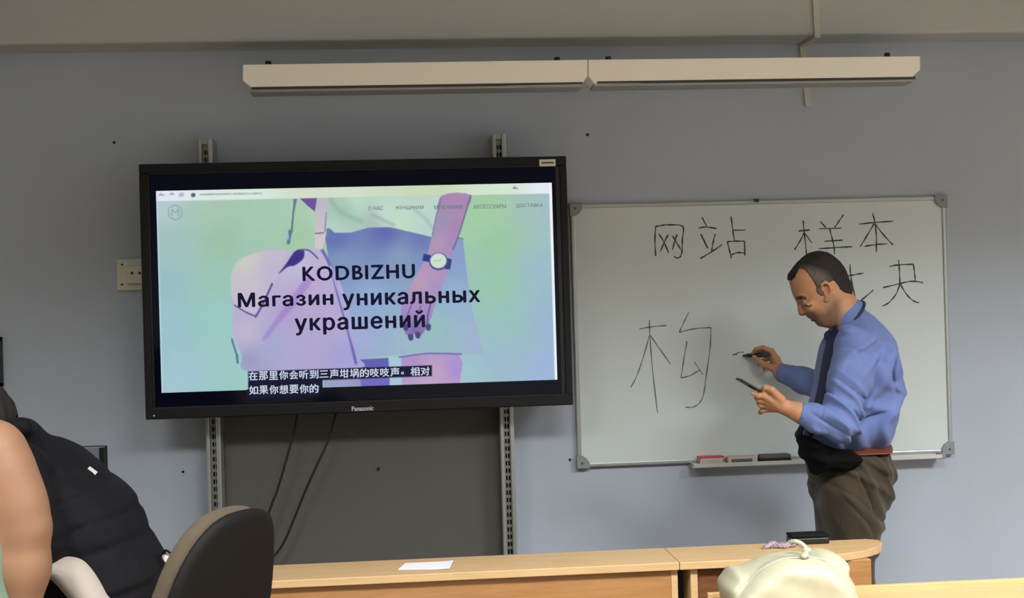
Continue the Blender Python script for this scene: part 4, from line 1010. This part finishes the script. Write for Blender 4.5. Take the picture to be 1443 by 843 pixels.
# tie
implicit('tie_band', lambda p: tband(p), C0-.14, C0+.14, .0026, M['tie'], man)
def tief(p):
    ln = lined(p[:, 0], p[:, 2], tiep); s = torsof(p)
    d = smax(np.abs(s-.002)-.0075, np.abs(p[:, 1]+.565)-.030, .003)
    d = smax(d, ln-.030, .003)
    d = smin(d, ell(p, P(1168, 474, -.52), (.017, .017, .020)), .006)
    tip = chain(p, [(P(1131, 600, -.56), .010), (P(1125, 613, -.56), .012), (P(1125.5, 624, -.56), .003)], .006)
    return smin(d, tip, .008)
implicit('tie', tief, (P(1112, 600, YC)[0], -.66, P(1190, 632, YC)[2]), (P(1192, 500, YC)[0], -.46, P(1190, 455, YC)[2]), .0032, M['tie'], man)
# trousers
trp = pxpoly([(1240, 622), (1246, 632), (1250, 652), (1254, 672), (1253, 692), (1246, 712), (1238, 735), (1234, 762), (1234, 800), (1160, 800), (1158, 762), (1154, 738), (1149, 710), (1143, 686), (1141, 660), (1140, 642), (1146, 625), (1180, 622)], YC, 4)
def trousf(p, fo=True):
    d = inflate(p, trp, YC, .182, .10)
    cut = p[:, 2]-0
    d = smax(d, P(1190, 770, YC)[2]-p[:, 2], .05)
    l = chain(p, [(q, r) for q, r in legL], .03); r = chain(p, [(q, r_) for q, r_ in legR], .03)
    d = smin(smin(d, l, .04), r, .04)
    if fo:
        s = np.exp(-((p-P(1232, 690, -.60))**2).sum(1)/.13**2)
        d = d-.015*s*fold(p, (.9, .1, .46), 88, .5, .5)-.008*fold(p, (.6, 0, 1), 62, 1.9, 1.0)+.007*s+.004+.013*(.4+s)*crease(p, (.85, .1, .5), 60, .9, .6)+.006*crease(p, (.4, 0, 1), 70, 2.5)
        d = d-.006*np.exp(-((p[:, 2]-.12)/.06)**2)*fold(p, (.1, 0, 1), 160, .3, .5)
        # side seam pocket
        pk = lined(p[:, 0], p[:, 2], [XZ(P(1198, 648, -.66)), XZ(P(1222, 700, -.66)), XZ(P(1228, 720, -.66))]); d = d+.005*np.exp(-(pk/.004)**2)*(p[:, 1] < YC)
    return smax(smax(d, p[:, 2]-P(1190, 624, YC)[2]-.0, .002), .055-p[:, 2], .002)
implicit('trousers', trousf, (P(1130, 640, YC)[0]-.03, -.74, .04), (P(1262, 640, YC)[0]+.02, -.26, P(1190, 620, YC)[2]+.01), .0045, M['trouser'], man)
bz0 = P(1232, 628, YC)[2]
def beltf(p):
    d = inflate(p, trp, YC, .182, .10)
    zz = p[:, 2]-bz0+.0*(p[:, 0])
    return smax(np.abs(d-.002)-.005, np.abs(zz)-.013, .003)
implicit('belt', beltf, (P(1130, 640, YC)[0]-.04, -.72, bz0-.03), (P(1262, 640, YC)[0]+.02, -.28, bz0+.03), .0035, M['belt'], man)
# dark bulge at the front of the waist
bulgep = pxpoly([(1130, 612), (1150, 622), (1170, 630), (1196, 634), (1206, 644), (1198, 658), (1180, 664), (1156, 662), (1142, 668), (1139, 652), (1126, 642), (1127, 632), (1125, 622)], YC-.1, 4)
def bulgef(p):
    d = inflate(p, bulgep, -.62, .085, .03)
    return d-.004*fold(p, (.2, 0, 1), 120, .5)
implicit('waist_bulge', bulgef, (P(1122, 640, -.6)[0], -.74, P(1190, 675, -.6)[2]), (P(1215, 640, -.6)[0], -.50, P(1190, 605, -.6)[2]), .004, M['darkcloth'], man, label='black bulge at the front of the waist')
# shoes
for L in (legL, legR):
    fx, fy = L[2][0][0], L[2][0][1]
    def shoef(p, fx=fx, fy=fy):
        d = chain(p, [((fx+.045, fy, .045), .036), ((fx-.03, fy, .048), .040), ((fx-.13, fy, .034), .032), ((fx-.185, fy, .028), .024)], .03)
        d = smin(d, rcone(p, (fx+.01, fy, .05), (fx+.005, fy, .10), .042, .046), .02)
        return smax(smax(d, .0015-p[:, 2], .002), p[:, 2]-.105, .003)
    implicit('shoe', shoef, (fx-.24, fy-.06, -.004), (fx+.11, fy+.06, .12), .005, M['leather'], man)
# phone in the near hand, marker in the far hand
pc = L5(170, 425, -.672); pd = np.array(L5(290, 492, -.672))-np.array(L5(60, 362, -.672)); pd /= np.linalg.norm(pd)
ang = math.atan2(-pd[2], pd[0])
a0_ = np.array(L5(58, 361, -.675)); PLEN = .145; cc = a0_+pd*PLEN/2
ph = thing('smartphone', 'black smartphone held edge-on in the left hand of the man at the board', 'phone', cc)
Rt = Matrix.Rotation(ang, 3, 'Y')
m = MB(); m.box(cc[0]-PLEN/2, cc[0]+PLEN/2, -.709, -.641, cc[2]-.004, cc[2]+.004, bev=.0025, rot=Rt, about=tuple(cc)); m.obj('phone_body', M['black'], ph)
m = MB(); m.box(cc[0]-PLEN/2+.004, cc[0]+PLEN/2-.004, -.706, -.644, cc[2]+.0038, cc[2]+.0045, rot=Rt, about=tuple(cc)); m.obj('phone_screen', M['monitor'], ph)
m = MB(); m.box(cc[0]-PLEN/2+.036, cc[0]-PLEN/2+.060, -.708, -.685, cc[2]-.0072, cc[2]-.003, bev=.001, rot=Rt, about=tuple(cc)); m.obj('camera_bump', M['blackmatte'], ph)
m0, m1 = np.array(L5(92, 176, -.0185)), np.array(L5(272, 172, -.115)); md = (m1-m0)/np.linalg.norm(m1-m0); ML = .128
mk = thing('board_marker', 'black board marker held against the whiteboard in the right hand of the man', 'marker', m0)
MB().tube([m0, m0+md*.006], [.0016, .0026], 10).obj('marker_tip', M['ink'], mk)
MB().tube([m0+md*.006, m0+md*.022, m0+md*.026, m0+md*.100], [.0045, .0055, .0082, .0082], 14).obj('marker_barrel', M['black'], mk)
MB().tube([m0+md*.100, m0+md*.104, m0+md*ML], [.0082, .0088, .0088], 14).obj('marker_end', M['ink'], mk)

# ================================================================== person in the black jacket (left)
YJ = -1.42
def Jp(a, b, y=YJ): return P(a, b, y)
pj = thing('person', 'person in black padded jacket bending forward to the left, back towards the camera', 'person', (Jp(120, 800)[0], YJ, 0))
jack = pxpoly([(10, 592), (22, 588), (36, 590), (48, 600), (60, 612), (82, 617), (108, 630), (138, 652), (165, 676), (188, 700), (202, 728), (216, 762), (230, 786), (237, 800), (234, 822), (228, 850), (200, 872), (150, 880), (100, 868), (56, 846), (20, 800), (-20, 760), (-60, 720), (-70, 660), (-40, 612)], YJ, 4)
seams = [[XZ(Jp(a, b)) for a, b in s] for s in ([(95, 698), (125, 694), (142, 686)], [(60, 760), (100, 742), (150, 724), (202, 712)], [(70, 790), (130, 768), (190, 752), (222, 748)], [(62, 650), (110, 660), (160, 676)], [(130, 842), (180, 820), (234, 806)])]
def jackf(p):
    d = inflate(p, jack, YJ, .23, .14)
    sl = chain(p, [(Jp(20, 668, -1.60), .085), (Jp(52, 760, -1.66), .070), (Jp(-40, 800, -1.62), .058)], .03)
    sr = chain(p, [(Jp(10, 668, -1.24), .085), (Jp(20, 760, -1.20), .070), (Jp(-60, 800, -1.22), .058)], .03)
    d = smin(smin(d, sl, .02), sr, .02)
    x, z = p[:, 0], p[:, 2]
    g = np.zeros(len(p))
    for s in seams: g = np.maximum(g, np.exp(-(lined(x, z, s)/.011)**2))
    d = d+.006*g-.002*fold(p, (.35, .1, 1), 42, .6, 1.0)-.0022*fold(p, (.8, .3, .6), 110, 1.2, 1.3)+.003
    # collar roll
    cr = chain(p, [(Jp(4, 604, -1.56), .022), (Jp(30, 603, -1.53), .022), (Jp(46, 612, -1.42), .018), (Jp(30, 603, -1.31), .022), (Jp(4, 604, -1.28), .022)], .02)
    return smin(d, cr, .012)
jk = implicit('jacket', jackf, (Jp(-120, 700)[0], -1.76, Jp(100, 890)[2]), (Jp(250, 700)[0], -1.10, Jp(30, 578)[2]), .007, M['nylon'], pj)
def jbody(p):
    h = ell(p, Jp(-52, 598), (.105, .080, .115)); h = smin(h, ell(p, Jp(-80, 622), (.07, .06, .085)), .03)
    d = smin(h, chain(p, [(Jp(-40, 618), .05), (Jp(5, 660), .06)], .02), .02)
    d = smin(d, chain(p, [(Jp(20, 690), .09), (Jp(100, 745), .10), (Jp(160, 815), .10)], .05), .04)
    for s in (-1, 1):
        d = smin(d, chain(p, [((Jp(165, 800)[0], YJ+s*.09, .85), .085), ((Jp(140, 800)[0], YJ+s*.10, .48), .055), ((Jp(160, 800)[0], YJ+s*.11, .10), .04), ((Jp(120, 800)[0], YJ+s*.11, .04), .03)], .03), .03)
        hx = Jp(-75, 812, YJ)[0]; w0 = np.array([hx, YJ+s*.2, .86])
        d = smin(d, chain(p, [(Jp(20, 668, YJ+s*.18), .05), (Jp(45, 760, YJ+s*.22), .045), (Jp(-40, 800, YJ+s*.2), .035), (w0, .026), (w0+np.array([-.08, 0, -.03]), .018)], .02), .02)
        for k in range(4):
            b_ = w0+np.array([-.075, (k-1.5)*.019, -.030]); d = smin(d, chain(p, [(b_, .0095), (b_+np.array([-.035, 0, -.012]), .0085), (b_+np.array([-.058-.004*(k in (1, 2)), 0, -.028]), .0075)], .003), .004)
        d = smin(d, chain(p, [(w0+np.array([-.02, s*-.02, -.01]), .013), (w0+np.array([-.06, s*-.05, -.025]), .0095), (w0+np.array([-.085, s*-.055, -.032]), .0085)], .004), .008)
    return smax(d, .004-p[:, 2], .002)
implicit('body', jbody, (Jp(-75, 812)[0]-.2, -1.78, 0), (Jp(235, 800)[0], -1.06, Jp(0, 560)[2]), .006, M['skin'], pj, lambda p: np.tile(SK, (len(p), 1)))
implicit('hair', lambda p: smax(smin(ell(p, Jp(-47, 594), (.122, .094, .118)), ell(p, Jp(-38, 612), (.10, .085, .09)), .03), -ell(p, Jp(-104, 640), (.105, .08, .12)), .02)+.003*np.sin(p[:, 0]*150)*np.sin(p[:, 1]*170), (Jp(-140, 600)[0], YJ-.13, Jp(0, 665)[2]), (Jp(20, 600)[0], YJ+.13, Jp(0, 545)[2]), .006, M['hair'], pj, lambda p: np.tile(DK, (len(p), 1)), 'dark hair')
def jtr(p):
    d = ell(p, (Jp(150, 830)[0], YJ, .86), (.12, .15, .10))
    for s in (-1, 1): d = smin(d, chain(p, [((Jp(160, 800)[0], YJ+s*.08, .80), .095), ((Jp(140, 800)[0], YJ+s*.10, .48), .075), ((Jp(160, 800)[0], YJ+s*.11, .10), .06)], .03), .04)
    tf = chain(p, [(Jp(92, 850, YJ-.12), .06), (Jp(140, 880, YJ-.08), .09)], .02)
    return smax(smin(d, tf, .03)-.004*fold(p, (.3, 0, 1), 60, .4), .05-p[:, 2], .002)
implicit('trousers', jtr, (Jp(40, 800)[0], YJ-.26, .04), (Jp(245, 800)[0], YJ+.26, 1.0), .008, M['darkcloth'], pj)
for s in (-1, 1):
    fx, fy = Jp(160, 800)[0], YJ+s*.11
    implicit('shoe', lambda p, fx=fx, fy=fy: smax(chain(p, [((fx+.04, fy, .05), .045), ((fx-.06, fy, .045), .045), ((fx-.17, fy, .035), .034)], .03), .002-p[:, 2], .002), (fx-.23, fy-.06, -.004), (fx+.11, fy+.06, .11), .006, M['leather'], pj)
# white hem below the jacket
hemp = pxpoly([(64, 786), (80, 782), (104, 785), (122, 794), (136, 812), (150, 838), (158, 862), (120, 862), (96, 838), (78, 818), (62, 806)], -1.64, 4)
implicit('shirt_hem', lambda p: inflate(p, hemp, -1.64, .06, .035)-.003*fold(p, (.6, 0, .7), 60, .2), (P(50, 800, -1.64)[0], -1.72, P(80, 870, -1.64)[2]), (P(165, 800, -1.64)[0], -1.56, P(80, 772, -1.64)[2]), .005, M['whitecloth'], pj, label='white hem showing below the black jacket')
# small white tab on the back
def back_y(px, py, f, y0, y1):
    ys_ = np.linspace(y0, y1, 200); pr = np.array([P(px, py, y) for y in ys_]); v = f(pr); k = int(np.argmax(v < 0)); return ys_[k]
q0_, q1_ = (124.5, 660), (135.5, 668)
ya, yb_ = back_y(*q0_, jackf, -1.75, -1.3), back_y(*q1_, jackf, -1.75, -1.3)
A_, B_ = P(*q0_, ya-.002), P(*q1_, yb_-.002); m = MB(); strip(m, A_, B_, .006, (0, -1, .1), .003); m.obj('tab', M['white'], jk, 'small white tab')
cdp = [P(228, 784, YJ-.02), P(233, 776, YJ-.05), P(240, 780, YJ-.06), P(243, 787, YJ-.05), P(236, 792, YJ-.03)]
MB().tube(catmull(cdp, 5), .003, 8).obj('cord', M['blackmatte'], jk)
MB().tube([P(232, 785, YJ-.035), P(236, 789, YJ-.06)], .008, 10).obj('toggle', M['socket'], jk, 'beige toggle')

# ================================================================== bare-armed person (far left, nearest)
YA = -1.87
def Ap(a, b, y=YA): return P(a, b, y)
pw = thing('person', 'person with a bare arm in a mint sleeveless top, cut off by the left edge', 'person', (Ap(-70, 800)[0], YA, 0))
SH = Ap(-12, 638); EL = Ap(35, 748); WR = Ap(34, 885)
ZS = SH[2]; TX = Ap(-80, 700)[0]
def wbody(p):
    d = chain(p, [(SH, .074), (Ap(3, 672), .064), (Ap(24, 715), .0545), (EL, .0530)], .05); d = smin(d, chain(p, [(EL, .0530), (Ap(36, 800), .0435), (WR, .032)], .05), .02)
    hw = np.array(WR)
    d = smin(d, ell(p, hw+np.array([0, 0, -.065]), (.026, .042, .055)), .02)
    for k in range(4):
        b_ = hw+np.array([0, (k-1.5)*.021, -.11]); L_ = (.062, .072, .068, .052)[k]
        d = smin(d, chain(p, [(b_, .0095), (b_+np.array([-.006, 0, -L_*.55]), .0085), (b_+np.array([-.018, 0, -L_]), .0075)], .003), .004)
    d = smin(d, chain(p, [(hw+np.array([0, .03, -.04]), .014), (hw+np.array([-.012, .058, -.08]), .011), (hw+np.array([-.02, .062, -.115]), .0085)], .004), .01)
    tx = TX
    d = smin(d, chain(p, [((tx+.03, YA, ZS-.02), .09), ((tx, YA, ZS-.20), .115), ((tx, YA, ZS-.40), .10), ((tx, YA, ZS-.52), .125)], .06), .05)
    d = smin(d, chain(p, [((tx, YA, ZS), .055), ((tx+.0, YA, ZS+.10), .048)], .02), .03)
    d = smin(d, ell(p, (tx, YA-.01, ZS+.19), (.072, .085, .105)), .02)
    d = smin(d, ell(p, (tx+.0, YA+.07, ZS+.17), (.012, .016, .014)), .01)
    d = smin(d, chain(p, [((tx-.16, YA, ZS), .065), ((tx-.20, YA, ZS-.26), .048), ((tx-.20, YA+.05, ZS-.47), .032), ((tx-.20, YA+.08, ZS-.60), .026)], .03), .03)
    for s in (-1, 1): d = smin(d, chain(p, [((tx+s*.08, YA, ZS-.55), .095), ((tx+s*.09, YA, .46), .058), ((tx+s*.09, YA, .09), .038), ((tx+s*.09, YA+.12, .035), .028)], .03), .04)
    return smax(d, .004-p[:, 2], .002)
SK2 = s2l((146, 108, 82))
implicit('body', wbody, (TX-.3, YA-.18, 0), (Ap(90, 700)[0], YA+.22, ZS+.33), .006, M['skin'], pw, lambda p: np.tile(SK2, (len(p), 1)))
def topf(p):
    tx = TX
    d = chain(p, [((tx+.0, YA, ZS-.06), .115), ((tx, YA, ZS-.20), .130), ((tx, YA, ZS-.40), .118), ((tx, YA, ZS-.60), .150)], .06)
    d = smin(d, chain(p, [(Ap(-30, 720), .055), (Ap(-24, 860), .075)], .03), .04)
    return smax(smax(d-.003*fold(p, (1, 0, .4), 60, .4), ZS-.62-p[:, 2], .003), p[:, 2]-ZS+.03, .01)
implicit('sleeveless_top', topf, (TX-.2, YA-.2, ZS-.65), (Ap(40, 700)[0]+.05, YA+.2, ZS+.02), .007, M['mint'], pw)
implicit('hair', lambda p: smax(ell(p, (TX, YA-.03, ZS+.19), (.088, .105, .12)), -ell(p, (TX, YA+.13, ZS+.15), (.1, .11, .13)), .02), (TX-.12, YA-.16, ZS+.04), (TX+.12, YA+.12, ZS+.34), .006, M['hair'], pw, lambda p: np.tile(DK, (len(p), 1)))
def skirtf(p):
    tx = TX; d = chain(p, [((tx, YA, ZS-.58), .155), ((tx, YA, .72), .17)], .03)
    for s in (-1, 1): d = smin(d, chain(p, [((tx+s*.08, YA, .74), .10), ((tx+s*.09, YA, .46), .075), ((tx+s*.09, YA, .09), .058)], .03), .03)
    return smax(smax(d, .05-p[:, 2], .002), p[:, 2]-(ZS-.56), .003)
implicit('trousers', skirtf, (TX-.24, YA-.22, .04), (TX+.24, YA+.22, ZS-.5), .009, M['darkcloth'], pw)

# ================================================================== office chair
YO = -2.02
oc = thing('office_chair', 'office chair with beige fabric and dark back shell, between the black jacket and the desk', 'chair', (P(300, 800, YO)[0], YO, 0))
# built facing +x', turned afterwards: local u = across the back, v = up, w = towards the back
CW, CHH = .178, .235
ctr = np.array(P(306, 800, YO)); ctr[2] = P(350, 716, YO)[2]-CHH
th = math.radians(OC_YAW if 'OC_YAW' in globals() else 58)
nrm = np.array([math.sin(th), -math.cos(th), 0.0])       # outward normal of the shell side
uax = np.array([math.cos(th), math.sin(th), 0.0]); tilt = math.radians(15)
vax = np.array([nrm[0]*math.sin(tilt), nrm[1]*math.sin(tilt), math.cos(tilt)]); wax = np.cross(uax, vax)
if wax@nrm < 0: wax = -wax
outl = catmull([(CW*a, CHH*b) for a, b in [(-.36, .97), (0, 1.03), (.46, 1.0), (.76, .86), (.90, .5), (1.0, 0), (.97, -.5), (.80, -.85), (.4, -1.0), (0, -1.02), (-.4, -1.0), (-.80, -.85), (-.97, -.5), (-1.0, 0), (-.90, .44), (-.68, .77)]], 3, True)
def backf(p, w0, w1, grow=0.0):
    q = p-ctr; u = q@uax; v = q@vax; w_ = q@wax
    wc = w_+.55*u*u+.25*v*v              # hollow towards the sitter
    d2 = polyd(u, v, outl)-grow
    return smax(d2, np.abs(wc-(w0+w1)/2)-(w1-w0)/2, .02)
lo = ctr-np.array([.33, .33, .34]); hi = ctr+np.array([.33, .33, .34])
implicit('back_shell', lambda p: backf(p, -.004, .022), lo, hi, .006, M['chairshell'], oc)
implicit('back_cushion', lambda p: backf(p, -.050, -.001, -.009), lo, hi, .006, M['chairfab'], oc)
sc_ = ctr-nrm*.26; sc_[2] = .47
def seatf(p):
    q = p-sc_; u = q@uax; w_ = q@nrm; return smax((np.sqrt((u/.235)**4+(w_/.225)**4)**.5-1)*.22, np.abs(q[:, 2]+.3*w_*w_)-.032, .03)
implicit('seat_cushion', seatf, sc_-.3, sc_+.3, .008, M['chairfab'], oc)
MB().tube(catmull([ctr+wax*.02-vax*.06, ctr+wax*.035-vax*.24, ctr+wax*.02-vax*.38, sc_+nrm*.2-np.array([0, 0, .055]), sc_-np.array([0, 0, .055])], 5), .018, 10).obj('back_bar', M['black'], oc)
MB().cyl(sc_, 2, .028, .10, .44, 14).obj('gas_column', M['black'], oc)
for k in range(5):
    a_ = 2*math.pi*k/5+.3; e_ = np.array([sc_[0]+.25*math.cos(a_), sc_[1]+.25*math.sin(a_), .075])
    MB().tube([(sc_[0], sc_[1], .12), e_], [.026, .017], 8).obj('foot', M['black'], oc)
    c_ = MB().cyl((e_[0], 0, .028), 1, .0265, e_[1]-.022, e_[1]+.022, 14); c_.tube([(e_[0], e_[1], .03), tuple(e_)], .008, 6); c_.obj('castor', M['blackmatte'], oc)
